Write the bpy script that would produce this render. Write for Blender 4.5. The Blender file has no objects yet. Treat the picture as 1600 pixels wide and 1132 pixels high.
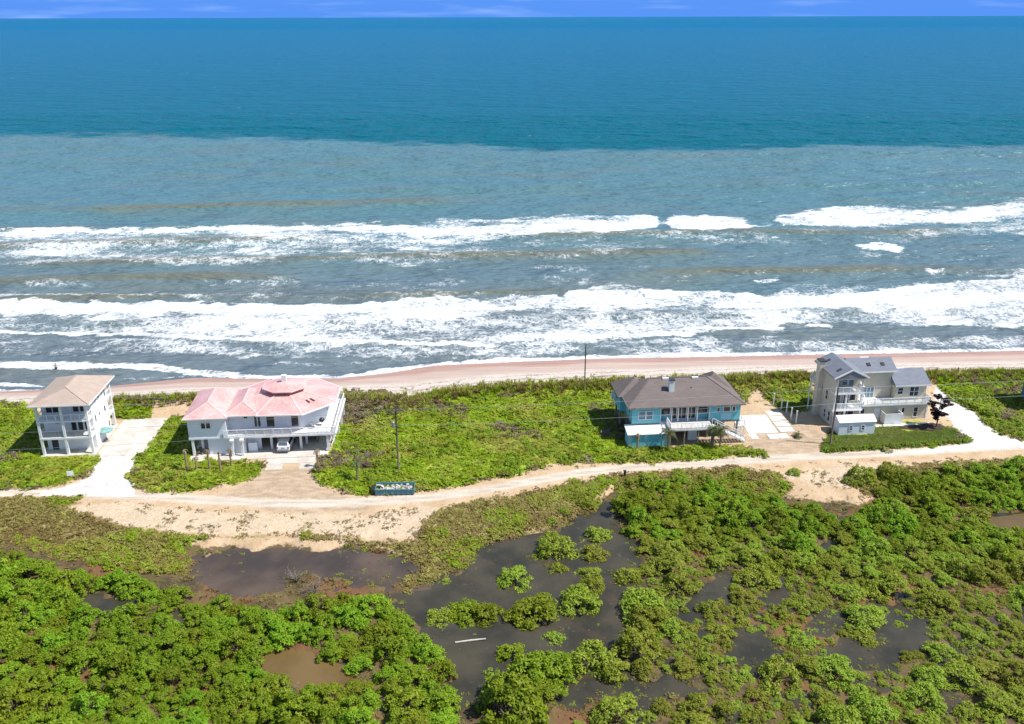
import bpy, bmesh, math, random
import numpy as np
from mathutils import Vector, Matrix
rad = math.radians
S = bpy.context.scene
C = S.collection
random.seed(7)
RS = np.random.RandomState(11)

# ------------------------------------------------------------------ camera, sky, sun, exposure
CAM_H, FPX, ROLL = 60.0, 1400.0, rad(0.15)          # drone 60 m above the house plots
PITCH = math.atan(540 / 1400)
cam_d = bpy.data.cameras.new('camera'); cam = bpy.data.objects.new('camera', cam_d); C.objects.link(cam)
cam.location = (0, 0, CAM_H)
cam.rotation_euler = (Matrix.Rotation(rad(90) - PITCH, 3, 'X') @ Matrix.Rotation(-ROLL, 3, 'Z')).to_euler()
cam_d.sensor_width = 36; cam_d.lens = 36 * FPX / 1600
cam_d.clip_start = 1; cam_d.clip_end = 200000
S.camera = cam
SUN_EL, SUN_AZ = rad(56), rad(-11)                    # azimuth measured from +X
SUN_V = Vector((math.cos(SUN_EL) * math.cos(SUN_AZ), math.cos(SUN_EL) * math.sin(SUN_AZ), math.sin(SUN_EL)))
W = bpy.data.worlds.new('World'); S.world = W; W.use_nodes = True
wn = W.node_tree.nodes; wl = W.node_tree.links
sky = wn.new('ShaderNodeTexSky'); sky.sky_type = 'NISHITA'; sky.sun_disc = False
sky.sun_elevation = SUN_EL; sky.sun_rotation = rad(101)
sky.air_density = 1.0; sky.dust_density = 0.0; sky.ozone_density = 2.0; sky.altitude = 60
tint = wn.new('ShaderNodeMix'); tint.data_type = 'RGBA'; tint.blend_type = 'MULTIPLY'; tint.inputs[0].default_value = 1
tint.inputs[7].default_value = (1.10, 1.04, 0.96, 1)
wl.new(sky.outputs[0], tint.inputs[6])
tc = wn.new('ShaderNodeTexCoord'); sx_ = wn.new('ShaderNodeSeparateXYZ'); wl.new(tc.outputs['Generated'], sx_.inputs[0])
mr = wn.new('ShaderNodeMapRange'); mr.interpolation_type = 'SMOOTHSTEP'
wl.new(sx_.outputs[2], mr.inputs[0]); mr.inputs[1].default_value = 0.0; mr.inputs[2].default_value = 0.35; mr.inputs[3].default_value = 1.0; mr.inputs[4].default_value = 0.0
blue = wn.new('ShaderNodeMix'); blue.data_type = 'RGBA'; wl.new(mr.outputs[0], blue.inputs[0]); wl.new(tint.outputs[2], blue.inputs[6])
# thin cirrus over a saturated blue
cmap = wn.new('ShaderNodeMapping'); wl.new(tc.outputs['Generated'], cmap.inputs[0]); cmap.inputs[3].default_value = (4, 4, 40)
cn = wn.new('ShaderNodeTexNoise'); cn.inputs['Scale'].default_value = 2.4; cn.inputs['Detail'].default_value = 5; wl.new(cmap.outputs[0], cn.inputs['Vector'])
cr = wn.new('ShaderNodeMapRange'); wl.new(cn.outputs[0], cr.inputs[0]); cr.inputs[1].default_value = 0.52; cr.inputs[2].default_value = 0.80; cr.inputs[3].default_value = 0; cr.inputs[4].default_value = 0.42
cl = wn.new('ShaderNodeMix'); cl.data_type = 'RGBA'; wl.new(cr.outputs[0], cl.inputs[0])
cl.inputs[6].default_value = (0.62, 1.90, 5.7, 1); cl.inputs[7].default_value = (3.0, 4.3, 7.2, 1)
wl.new(cl.outputs[2], blue.inputs[7])
wl.new(blue.outputs[2], wn['Background'].inputs[0]); wn['Background'].inputs[1].default_value = 0.11
sun_d = bpy.data.lights.new('sun', 'SUN'); sun = bpy.data.objects.new('sun', sun_d); C.objects.link(sun)
sun_d.energy = 4.6; sun_d.angle = rad(0.53); sun_d.color = (1, 0.955, 0.88)
sun.rotation_euler = (-SUN_V).to_track_quat('-Z', 'Y').to_euler(); sun.location = (60, 0, 120)
S.view_settings.view_transform = 'Standard'; S.view_settings.look = 'None'
S.view_settings.exposure = 0.58; S.view_settings.gamma = 1
S.render.engine = 'CYCLES'
S.cycles.max_bounces = 5; S.cycles.diffuse_bounces = 3; S.cycles.glossy_bounces = 2; S.cycles.transmission_bounces = 3

# ------------------------------------------------------------------ pixel <-> ground
cP, sP, cR, sR = math.cos(PITCH), math.sin(PITCH), math.cos(ROLL), math.sin(ROLL)
def gp(px, py, z=0.0):
    a = (px - 800) / FPX; b = (566 - py) / FPX
    a, b = a * cR - b * sR, b * cR - a * sR
    t = (z - CAM_H) / (-sP + b * cP)
    return a * t, (cP + b * sP) * t
def proj(X, Y, Z):
    dz = Z - CAM_H; d = Y * cP - dz * sP; u = Y * sP + dz * cP
    a = X / d; b = u / d
    a, b = a * cR + b * sR, b * cR + a * sR
    return 800 + FPX * a, 566 - FPX * b

# ------------------------------------------------------------------ numpy noise
def _hash(ix, iy, s):
    h = (ix.astype(np.int64) * 374761393 + iy.astype(np.int64) * 668265263 + s * 1442695041) & 0xffffffff
    h = ((h ^ (h >> 13)) * 1274126177) & 0xffffffff
    h = h ^ (h >> 16)
    return (h & 0xffffff) / float(0xffffff)
def vnoise(x, y, s=0):
    x = np.asarray(x, float); y = np.asarray(y, float)
    ix = np.floor(x); iy = np.floor(y); fx = x - ix; fy = y - iy
    fx = fx * fx * (3 - 2 * fx); fy = fy * fy * (3 - 2 * fy)
    a = _hash(ix, iy, s); b = _hash(ix + 1, iy, s); c = _hash(ix, iy + 1, s); d = _hash(ix + 1, iy + 1, s)
    return (a * (1 - fx) + b * fx) * (1 - fy) + (c * (1 - fx) + d * fx) * fy
def fbm(x, y, s=0, o=4):
    t = 0; amp = 0.5; n = 0
    for i in range(o):
        t = t + amp * vnoise(x * 2 ** i, y * 2 ** i, s + i * 17); n += amp; amp *= 0.5
    return t / n
def sstep(a, b, x):
    t = np.clip((x - a) / (b - a), 0, 1); return t * t * (3 - 2 * t)
def poly_sd(px, py, poly):
    """signed distance in pixels, negative inside"""
    px = np.asarray(px, float); py = np.asarray(py, float)
    d = np.full(px.shape, 1e9); ins = np.zeros(px.shape, bool); n = len(poly)
    for i in range(n):
        x0, y0 = poly[i]; x1, y1 = poly[(i + 1) % n]
        ex, ey = x1 - x0, y1 - y0; wx, wy = px - x0, py - y0
        t = np.clip((wx * ex + wy * ey) / (ex * ex + ey * ey + 1e-9), 0, 1)
        d = np.minimum(d, (wx - ex * t) ** 2 + (wy - ey * t) ** 2)
        cr = ((y0 <= py) & (y1 > py)) | ((y1 <= py) & (y0 > py))
        if abs(ey) > 1e-9:
            ins ^= cr & (px < x0 + (py - y0) / ey * ex)
    d = np.sqrt(d); return np.where(ins, -d, d)
def line_sd(px, py, pts):
    d = np.full(np.shape(px), 1e9)
    for (x0, y0), (x1, y1) in zip(pts[:-1], pts[1:]):
        ex, ey = x1 - x0, y1 - y0; wx, wy = px - x0, py - y0
        t = np.clip((wx * ex + wy * ey) / (ex * ex + ey * ey + 1e-9), 0, 1)
        d = np.minimum(d, (wx - ex * t) ** 2 + (wy - ey * t) ** 2)
    return np.sqrt(d)

# ------------------------------------------------------------------ material helpers
class NT:
    def __init__(s, name):
        s.m = bpy.data.materials.new(name); s.m.use_nodes = True
        s.t = s.m.node_tree; s.n = s.t.nodes; s.l = s.t.links
        s.b = s.n['Principled BSDF']; s.out = s.n['Material Output']
    def link(s, a, b): s.l.new(a, b)
    def val(s, sock, v):
        if hasattr(v, 'is_linked') or isinstance(v, bpy.types.NodeSocket): s.l.new(v, sock)
        else: sock.default_value = v
    def pos(s):
        if not hasattr(s, '_p'): s._p = s.n.new('ShaderNodeNewGeometry').outputs['Position']
        return s._p
    def obj(s):
        return s.n.new('ShaderNodeTexCoord').outputs['Object']
    def noise(s, scale, detail=4, rough=0.55, vec=None, stretch=None, dist=0):
        v = vec or s.pos()
        if stretch:
            mp = s.n.new('ShaderNodeMapping'); s.l.new(v, mp.inputs[0]); mp.inputs[3].default_value = stretch; v = mp.outputs[0]
        nz = s.n.new('ShaderNodeTexNoise'); nz.inputs['Scale'].default_value = scale
        nz.inputs['Detail'].default_value = detail; nz.inputs['Roughness'].default_value = rough
        nz.inputs['Distortion'].default_value = dist
        s.l.new(v, nz.inputs['Vector']); return nz.outputs[0]
    def math(s, op, a, b=None, c=None, clamp=False):
        m = s.n.new('ShaderNodeMath'); m.operation = op; m.use_clamp = clamp
        s.val(m.inputs[0], a)
        if b is not None: s.val(m.inputs[1], b)
        if c is not None: s.val(m.inputs[2], c)
        return m.outputs[0]
    def ramp(s, f, a, b):      # smoothstep a..b
        m = s.n.new('ShaderNodeMapRange'); m.interpolation_type = 'SMOOTHSTEP'
        s.val(m.inputs[0], f); m.inputs[1].default_value = a; m.inputs[2].default_value = b
        return m.outputs[0]
    def mix(s, f, a, b, blend='MIX'):
        m = s.n.new('ShaderNodeMix'); m.data_type = 'RGBA'; m.blend_type = blend
        s.val(m.inputs[0], f)
        for k, v in ((6, a), (7, b)):
            if isinstance(v, tuple): m.inputs[k].default_value = (*v[:3], 1)
            else: s.l.new(v, m.inputs[k])
        return m.outputs[2]
    def attr(s, name, kind='GEOMETRY'):
        a = s.n.new('ShaderNodeAttribute'); a.attribute_name = name; a.attribute_type = kind; return a
    def sep(s, col):
        a = s.n.new('ShaderNodeSeparateColor'); s.l.new(col, a.inputs[0]); return a.outputs
    def bump(s, h, strength=0.5, dist=0.1):
        b = s.n.new('ShaderNodeBump'); b.inputs['Strength'].default_value = strength; b.inputs['Distance'].default_value = dist
        s.l.new(h, b.inputs['Height']); s.l.new(b.outputs[0], s.b.inputs['Normal']); return b
    def col(s, v): s.val(s.b.inputs['Base Color'], (*v, 1) if isinstance(v, tuple) else v)
    def set(s, **k):
        for a, v in k.items(): s.b.inputs[a.replace('_', ' ')].default_value = v
M = {}
def simple(name, c, rough=0.6, var=0.15, scale=1.2, metal=0.0, bump=0.0, spec=0.4):
    t = NT(name); n = t.noise(scale, 5, 0.6)
    lo = tuple(x * (1 - var) for x in c); hi = tuple(min(1, x * (1 + var * 0.6)) for x in c)
    t.col(t.mix(t.ramp(n, 0.3, 0.7), lo, hi)); t.set(Roughness=rough, Metallic=metal); t.b.inputs['Specular IOR Level'].default_value = spec
    if bump: t.bump(t.noise(scale * 8, 3), bump, 0.03)
    M[name] = t.m; return t.m
simple('white_paint', (0.74, 0.74, 0.73), 0.5, 0.10, 0.7)
simple('white_stucco', (0.80, 0.79, 0.77), 0.8, 0.09, 0.6, bump=0.2)
simple('white_metal', (0.82, 0.82, 0.82), 0.35, 0.05, 0.8)
simple('offwhite', (0.66, 0.64, 0.60), 0.7, 0.12, 0.9)
simple('cool_white', (0.72, 0.76, 0.80), 0.65, 0.05, 0.5)
simple('wood_pole', (0.13, 0.10, 0.08), 0.85, 0.35, 3)
simple('wood_grey', (0.26, 0.23, 0.20), 0.85, 0.3, 2)
simple('dark_metal', (0.05, 0.05, 0.055), 0.5, 0.2, 2, metal=0.3)
simple('grey_metal', (0.30, 0.31, 0.32), 0.45, 0.15, 2, metal=0.5)
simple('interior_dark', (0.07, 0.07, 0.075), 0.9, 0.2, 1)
simple('car_white', (0.80, 0.80, 0.80), 0.22, 0.02, 1, spec=0.6)
simple('rubber', (0.02, 0.02, 0.02), 0.8, 0.2, 3)
simple('red_lens', (0.35, 0.02, 0.02), 0.25, 0.1, 3)
simple('teal_cloth', (0.20, 0.36, 0.34), 0.85, 0.2, 2)
simple('skin', (0.42, 0.25, 0.17), 0.6, 0.1, 4)
simple('bark', (0.12, 0.095, 0.07), 0.9, 0.35, 4)
simple('palm_bark', (0.30, 0.22, 0.15), 0.9, 0.3, 5)
simple('pale_log', (0.46, 0.43, 0.38), 0.8, 0.2, 2)
simple('twig', (0.24, 0.20, 0.16), 0.9, 0.3, 3)
simple('mulch', (0.055, 0.035, 0.028), 0.95, 0.5, 6, bump=0.6)
simple('dark_wall', (0.16, 0.15, 0.14), 0.9, 0.15, 0.8)
simple('trunk_cloth', (0.03, 0.03, 0.05), 0.8, 0.2, 4)
simple('hair', (0.03, 0.02, 0.015), 0.7, 0.2, 4)
simple('swing_grey', (0.35, 0.37, 0.40), 0.6, 0.1, 3)
def glass(name, c):
    t = NT(name); n = t.noise(0.8, 2)
    t.col(t.mix(n, tuple(x * 0.6 for x in c), tuple(x * 1.4 for x in c))); t.set(Roughness=0.06); t.b.inputs['Specular IOR Level'].default_value = 0.6
    M[name] = t.m
glass('glass', (0.025, 0.03, 0.038)); glass('glass_blue', (0.12, 0.20, 0.26)); glass('car_glass', (0.10, 0.12, 0.14))
glass('skylight', (0.05, 0.045, 0.05))
def siding(name, c, pitch=0.2, var=0.1):
    t = NT(name)
    sx = t.n.new('ShaderNodeSeparateXYZ'); t.link(t.obj(), sx.inputs[0])
    saw = t.math('FRACT', t.math('DIVIDE', sx.outputs[2], pitch))
    n = t.noise(0.9, 5)
    c0 = t.mix(t.ramp(n, 0.3, 0.7), tuple(x * (1 - var) for x in c), c)
    t.col(c0); t.set(Roughness=0.65); t.b.inputs['Specular IOR Level'].default_value = 0.3
    t.bump(saw, 0.6, 0.02); M[name] = t.m
siding('grey_siding', (0.62, 0.56, 0.445)); siding('aqua_siding', (0.17, 0.53, 0.58)); siding('aqua_pale', (0.32, 0.62, 0.67))
siding('blue_white_siding', (0.74, 0.77, 0.80), 0.25, 0.05); siding('shed_white', (0.76, 0.78, 0.80), 0.3, 0.05)
siding('teal_siding', (0.10, 0.22, 0.28))
def shingle(name, c, var=0.25):
    t = NT(name); br = t.n.new('ShaderNodeTexBrick')
    mp = t.n.new('ShaderNodeMapping'); t.link(t.obj(), mp.inputs[0])
    t.link(mp.outputs[0], br.inputs['Vector']); br.inputs['Scale'].default_value = 1
    br.inputs['Brick Width'].default_value = 0.9; br.inputs['Row Height'].default_value = 0.32; br.inputs['Mortar Size'].default_value = 0.03
    br.inputs['Color1'].default_value = (*[x * (1 - var) for x in c], 1); br.inputs['Color2'].default_value = (*[x * (1 + var * 0.8) for x in c], 1)
    br.inputs['Mortar'].default_value = (*[x * 0.6 for x in c], 1)
    n = t.noise(0.5, 5, 0.6); n2 = t.noise(5, 3)
    k = t.mix(0.55, br.outputs[0], c)
    k = t.mix(t.math('MULTIPLY', t.ramp(n, 0.35, 0.75), 0.30), k, tuple(x * 0.72 for x in c))
    k = t.mix(t.math('MULTIPLY', n2, 0.22), k, tuple(min(1, x * 1.5) for x in c))
    t.col(k); t.set(Roughness=0.9); t.b.inputs['Specular IOR Level'].default_value = 0.2
    t.bump(t.noise(7, 3), 0.4, 0.04); M[name] = t.m
shingle('tan_shingle', (0.385, 0.305, 0.255)); shingle('brown_shingle', (0.155, 0.128, 0.12)); shingle('blue_grey_shingle', (0.175, 0.19, 0.225))
def pink_metal():
    t = NT('pink_metal'); n = t.noise(0.35, 4); n2 = t.noise(3, 4)
    c = t.mix(t.ramp(n, 0.3, 0.7), (0.56, 0.27, 0.25), (0.70, 0.40, 0.37))
    c = t.mix(t.math('MULTIPLY', t.ramp(n2, 0.45, 0.75), 0.55), c, (0.80, 0.58, 0.55))
    t.col(c); t.set(Roughness=0.38); t.b.inputs['Specular IOR Level'].default_value = 0.5; M['pink_metal'] = t.m
pink_metal()
simple('pink_ridge', (0.70, 0.50, 0.48), 0.5, 0.1, 1)
def concrete():
    t = NT('concrete'); n = t.noise(0.45, 6, 0.65); n2 = t.noise(2.5, 5)
    c = t.mix(t.ramp(n, 0.3, 0.7), (0.43, 0.39, 0.34), (0.58, 0.54, 0.49))
    c = t.mix(t.math('MULTIPLY', t.ramp(n2, 0.55, 0.75), 0.35), c, (0.34, 0.30, 0.26)); t.col(c); t.set(Roughness=0.9)
    t.bump(t.noise(9, 3), 0.2, 0.02); M['concrete'] = t.m
concrete()
def dumpster_mat():
    t = NT('dumpster_blue'); n = t.noise(1.4, 6, 0.7, vec=t.obj()); c = t.mix(t.ramp(n, 0.52, 0.62), (0.06, 0.19, 0.24), (0.20, 0.30, 0.33))
    n2 = t.noise(2.2, 6, 0.7); c = t.mix(t.ramp(n2, 0.58, 0.66), c, (0.13, 0.06, 0.03)); t.col(c); t.set(Roughness=0.6); M['dumpster_blue'] = t.m
dumpster_mat()

def leaf_mat(name, ca, cb, cc, big=0.06, trans=0.3, use_obj=True):
    """ca..cb across per-leaf variation, cc over large world-space patches"""
    t = NT(name); v = t.attr('var').outputs['Fac']
    c = t.mix(v, ca, cb)
    n = t.noise(big, 3, 0.5)
    c = t.mix(t.math('MULTIPLY', t.ramp(n, 0.42, 0.66), 0.75), c, cc)
    if use_obj:
        oi = t.n.new('ShaderNodeObjectInfo')
        r = t.math('MULTIPLY', t.math('SUBTRACT', oi.outputs['Random'], 0.5), 0.5)
        hs = t.n.new('ShaderNodeHueSaturation'); t.link(c, hs.inputs['Color'])
        t.link(t.math('ADD', 1.0, r), hs.inputs['Value']); t.link(t.math('ADD', 0.5, t.math('MULTIPLY', r, 0.09)), hs.inputs['Hue']); c = hs.outputs[0]
    t.col(c); t.set(Roughness=0.55); t.b.inputs['Specular IOR Level'].default_value = 0.25
    tr = t.n.new('ShaderNodeBsdfTranslucent'); t.link(c, tr.inputs['Color'])
    ms = t.n.new('ShaderNodeMixShader'); ms.inputs[0].default_value = trans
    t.link(t.b.outputs[0], ms.inputs[1]); t.link(tr.outputs[0], ms.inputs[2]); t.link(ms.outputs[0], t.out.inputs[0])
    M[name] = t.m
leaf_mat('mangrove_leaf', (0.115, 0.195, 0.008), (0.330, 0.420, 0.024), (0.180, 0.300, 0.012), 0.035, 0.40)
leaf_mat('mangrove_olive', (0.180, 0.235, 0.018), (0.390, 0.445, 0.055), (0.270, 0.345, 0.030), 0.035, 0.40)
leaf_mat('cover_leaf', (0.190, 0.290, 0.010), (0.350, 0.450, 0.022), (0.370, 0.340, 0.070), 0.13, 0.40)
leaf_mat('scrub_leaf', (0.210, 0.180, 0.050), (0.350, 0.300, 0.085), (0.260, 0.180, 0.065), 0.10)
leaf_mat('marsh_leaf', (0.150, 0.120, 0.040), (0.240, 0.220, 0.060), (0.220, 0.090, 0.040), 0.09)
leaf_mat('dry_brush', (0.17, 0.13, 0.08), (0.30, 0.24, 0.15), (0.20, 0.14, 0.08), 0.2)
leaf_mat('shrub_leaf', (0.135, 0.205, 0.012), (0.300, 0.380, 0.026), (0.22, 0.29, 0.02), 0.2)
leaf_mat('plum_leaf', (0.016, 0.010, 0.010), (0.050, 0.024, 0.022), (0.03, 0.02, 0.018), 0.5, 0.15)
leaf_mat('palm_leaf', (0.06, 0.085, 0.025), (0.14, 0.16, 0.06), (0.09, 0.11, 0.03), 0.5)
leaf_mat('dead_frond', (0.22, 0.16, 0.10), (0.40, 0.32, 0.22), (0.28, 0.20, 0.12), 0.5)
leaf_mat('turf_leaf', (0.085, 0.13, 0.014), (0.15, 0.20, 0.025), (0.17, 0.18, 0.04), 0.15)

# ------------------------------------------------------------------ object helpers
def tag(o, label=None, cat=None, group=None, kind=None):
    if label: o['label'] = label
    if cat: o['category'] = cat
    if group: o['group'] = group
    if kind: o['kind'] = kind
    return o
def thing(name, label, cat, loc=(0, 0, 0), rz=0, group=None):
    o = bpy.data.objects.new(name, None); C.objects.link(o); o.empty_display_size = 0.3
    o.location = loc; o.rotation_euler = (0, 0, rz); return tag(o, label, cat, group)
class MB:
    def __init__(s): s.v = []; s.f = []
    def add(s, vs, fs):
        k = len(s.v); s.v += [tuple(v) for v in vs]; s.f += [tuple(i + k for i in f) for f in fs]; return s
    def box(s, x0, x1, y0, y1, z0, z1):
        return s.add([(x0, y0, z0), (x1, y0, z0), (x1, y1, z0), (x0, y1, z0), (x0, y0, z1), (x1, y0, z1), (x1, y1, z1), (x0, y1, z1)],
                     [(0, 3, 2, 1), (4, 5, 6, 7), (0, 1, 5, 4), (1, 2, 6, 5), (2, 3, 7, 6), (3, 0, 4, 7)])
    def beam(s, a, b, w, h=None):
        a = Vector(a); b = Vector(b); h = h or w; d = (b - a).normalized()
        up = Vector((0, 0, 1)) if abs(d.z) < 0.95 else Vector((0, 1, 0))
        x = d.cross(up).normalized() * w / 2; y = x.normalized().cross(d).normalized() * h / 2
        vs = [a - x - y, a + x - y, a + x + y, a - x + y, b - x - y, b + x - y, b + x + y, b - x + y]
        return s.add(vs, [(0, 3, 2, 1), (4, 5, 6, 7), (0, 1, 5, 4), (1, 2, 6, 5), (2, 3, 7, 6), (3, 0, 4, 7)])
    def tube(s, pts, rads, n=8):
        pts = [Vector(p) for p in pts]; k = len(s.v); m = len(pts)
        if not hasattr(rads, '__len__'): rads = [rads] * m
        for i, p in enumerate(pts):
            d = (pts[min(i + 1, m - 1)] - pts[max(i - 1, 0)]).normalized()
            up = Vector((0, 0, 1)) if abs(d.z) < 0.9 else Vector((1, 0, 0))
            x = d.cross(up).normalized(); y = x.cross(d)
            for j in range(n):
                a = 2 * math.pi * j / n; s.v.append(tuple(p + (x * math.cos(a) + y * math.sin(a)) * rads[i]))
        for i in range(m - 1):
            for j in range(n):
                a = k + i * n + j; b = k + i * n + (j + 1) % n; s.f.append((a, b, b + n, a + n))
        s.f.append(tuple(k + j for j in range(n))); s.f.append(tuple(k + (m - 1) * n + j for j in reversed(range(n)))); return s
    def prism(s, poly, z0, z1):
        n = len(poly); return s.add([(x, y, z0) for x, y in poly] + [(x, y, z1) for x, y in poly],
            [tuple(reversed(range(n))), tuple(range(n, 2 * n))] + [(i, (i + 1) % n, n + (i + 1) % n, n + i) for i in range(n)])
    def mesh(s, name):
        me = bpy.data.meshes.new(name); me.from_pydata(s.v, [], s.f); me.update(); return me
    def build(s, name, mat, parent=None, bevel=0, smooth=False):
        me = s.mesh(name); me.materials.append(M[mat])
        o = bpy.data.objects.new(name, me); C.objects.link(o); o.parent = parent
        if smooth:
            for p in me.polygons: p.use_smooth = True
        if bevel:
            b = o.modifiers.new('bevel', 'BEVEL'); b.width = bevel; b.segments = 2; b.limit_method = 'ANGLE'
        return o
def box(name, mat, parent, *a, bevel=0): return MB().box(*a).build(name, mat, parent, bevel)
def shared(name, me, parent, loc=(0, 0, 0), rz=0, sc=(1, 1, 1)):
    o = bpy.data.objects.new(name, me); C.objects.link(o); o.parent = parent
    o.location = loc; o.rotation_euler = (0, 0, rz); o.scale = sc; return o

def np_mesh(name, v, f, mats, attrs=None, smooth=True):
    me = bpy.data.meshes.new(name); v = np.asarray(v, np.float32); f = np.asarray(f, np.int32)
    me.vertices.add(len(v)); me.vertices.foreach_set('co', v.ravel())
    k = f.shape[1]; me.loops.add(f.size); me.loops.foreach_set('vertex_index', f.ravel())
    me.polygons.add(len(f)); me.polygons.foreach_set('loop_start', np.arange(0, f.size, k, dtype=np.int32))
    me.update(calc_edges=True)
    if smooth: me.polygons.foreach_set('use_smooth', np.ones(len(f), bool))
    for m in mats: me.materials.append(M[m])
    for n, a in (attrs or {}).items():
        if a.ndim == 2:
            at = me.attributes.new(n, 'FLOAT_COLOR', 'POINT'); at.data.foreach_set('color', np.asarray(a, np.float32).ravel())
        else:
            at = me.attributes.new(n, 'FLOAT', 'POINT'); at.data.foreach_set('value', np.asarray(a, np.float32))
    me.validate(); return me

# ================================================================== TERRAIN
SEA = -1.8; MARSH_W = -0.95
_d = [gp(x, y) for x, y in [(-300, 632), (0, 631), (180, 626), (300, 622), (560, 620), (640, 625), (690, 616), (760, 606), (860, 602), (950, 599), (1200, 589), (1500, 585), (1600, 584), (1900, 580)]]
_s = [gp(x, y, SEA) for x, y in [(-300, 618), (0, 612), (150, 606), (300, 591), (430, 592), (530, 591), (600, 584), (680, 571), (800, 566), (950, 560), (1100, 558), (1300, 554), (1600, 548), (1900, 545)]]
DX, DY = np.array(_d).T; SX, SY = np.array(_s).T
_m = [gp(x, y) for x, y in [(-400, 775), (0, 783), (100, 800), (200, 830), (330, 834), (430, 824), (530, 824), (640, 836), (700, 826), (780, 812), (860, 792), (925, 768), (960, 742), (1060, 742), (1150, 738), (1240, 752), (1330, 762), (1420, 730), (1500, 722), (1600, 718), (1900, 705)]]
MX, MY = np.array(_m).T
POOLS = {
 'mud': [(287,863),(320,853),(433,843),(533,845),(616,863),(650,880),(633,900),(573,913),(533,907),(500,897),(483,887),(446,897),(430,917),(380,927),(333,917),(300,893)],
 'channel': [(946,770),(930,790),(886,817),(823,827),(766,847),(730,877),(680,907),(626,927),(618,955),(646,975),(676,1007),(690,1040),(715,1080),(705,1112),(745,1095),(780,1075),(900,1110),(960,1090),(1010,1090),(1070,1084),(1070,1060),(985,1060),(972,1010),(1005,992),(985,960),(975,930),(985,905),(995,870),(985,850),(966,815),(958,780)],
 'r1': [(1250,978),(1299,958),(1338,955),(1322,978),(1270,992)],
 'r2': [(1357,982),(1400,976),(1452,969),(1455,1004),(1415,1022),(1383,1050),(1330,1040),(1284,1030),(1303,1000)],
 'r3': [(1077,931),(1128,889),(1155,906),(1102,944),(1080,975)],
 'r4': [(1193,917),(1228,907),(1224,946),(1200,955)],
 'r5': [(1310,776),(1345,770),(1342,786),(1316,804)],
 'r6': [(1535,812),(1600,804),(1640,806),(1640,832),(1572,832)],
 'r7': [(1140,990),(1200,985),(1225,1030),(1180,1040),(1140,1020)],
 'r8': [(1460,1092),(1500,1088),(1510,1110),(1470,1115)],
 'r9': [(1060,1068),(1120,1072),(1080,1092)],
 'r10': [(1285,845),(1305,842),(1300,853),(1285,854)],
 'brown': [(408,1030),(440,1013),(480,1013),(520,1038),(552,1048),(535,1070),(470,1086),(430,1077),(405,1052)],
 'l2': [(105,930),(140,930),(175,933),(225,940),(190,962),(155,972),(130,952)],
 'l3': [(585,1092),(620,1098),(612,1128),(590,1118)],
 'l4': [(560,975),(580,985),(570,1000),(555,990)],
 'l5': [(262,962),(290,962),(290,978),(262,975)],
}
GRASS = [
 [(-320,630),(0,634),(52,640),(72,712),(154,713),(150,722),(132,746),(81,759),(0,765),(-320,770)],
 [(178,628),(200,627),(235,640),(232,652),(180,652)],
 [(269,653),(295,655),(300,720),(330,722),(402,722),(412,728),(405,742),(370,757),(300,767),(235,767),(212,758),(205,745),(222,712)],
 [(535,640),(570,632),(600,626),(650,627),(690,619),(740,611),(800,607),(860,604),(968,600),(970,640),(985,690),(1040,699),(1150,699),(1190,709),(1160,713),(1080,719),(985,723),(900,723),(860,729),(790,743),(720,757),(650,769),(585,777),(540,771),(505,760),(489,745),(500,722),(522,695),(530,665)],
 [(1130,594),(1180,592),(1188,602),(1170,618),(1166,626),(1140,612)],
 [(1198,592),(1262,589),(1264,640),(1225,640),(1195,622),(1190,606)],
 [(1302,668),(1370,662),(1432,657),(1490,672),(1512,690),(1400,700),(1288,706),(1284,700)],
 [(1460,591),(1600,584),(1950,578),(1950,715),(1600,687),(1563,677),(1533,654),(1503,630),(1478,611)],
]
SCRUB = [
 [(-320,772),(60,779),(135,775),(100,795),(200,826),(330,838),(290,850),(295,905),(200,892),(100,870),(0,845),(-320,835)],
 [(330,838),(540,838),(660,850),(720,838),(790,815),(865,795),(928,770),(945,765),(930,795),(886,820),(823,830),(766,850),(730,880),(690,905),(630,925),(640,895),(655,880),(616,858),(533,842),(430,838)],
 [(690,796),(760,782),(830,768),(900,754),(950,745),(945,768),(860,802),(780,826),(700,846),(650,852),(655,820)],
 [(955,743),(1060,736),(1160,731),(1215,742),(1240,760),(1200,785),(1060,775),(960,770)],
 [(1340,748),(1400,730),(1500,720),(1600,716),(1950,700),(1950,760),(1500,745),(1400,760),(1345,775)],
 [(535,618),(600,616),(625,632),(600,640),(560,650),(535,660)],
 [(1560,676),(1620,690),(1620,680),(1570,664)],
]
ROAD = [(-400,767),(-150,769),(0,771),(100,772),(250,777),(400,786),(500,787),(600,783),(680,777),(760,765),(830,752),(900,740),(970,732),(1060,727),(1150,721),(1250,714),(1400,708),(1500,702),(1600,697),(1750,688),(2000,672)]
SHELL = [
 [(154,714),(222,713),(206,745),(212,762),(205,775),(60,775),(70,765),(112,758),(140,743)],
 [(1462,606),(1478,610),(1503,628),(1533,653),(1563,678),(1600,689),(1700,695),(1600,699),(1500,705),(1380,710),(1500,694),(1514,689),(1492,668),(1480,650),(1462,645)],
]
DIRT = [
 [(405,730),(492,730),(500,760),(545,774),(620,786),(560,800),(430,800),(330,780),(340,768),(395,750)],
 [(958,655),(1160,655),(1165,690),(1100,698),(985,695)],
 [(1170,690),(1200,660),(1260,660),(1295,690),(1285,706),(1250,716),(1190,716)],
 [(1263,640),(1300,665),(1455,655),(1440,600),(1265,600)],
]
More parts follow.
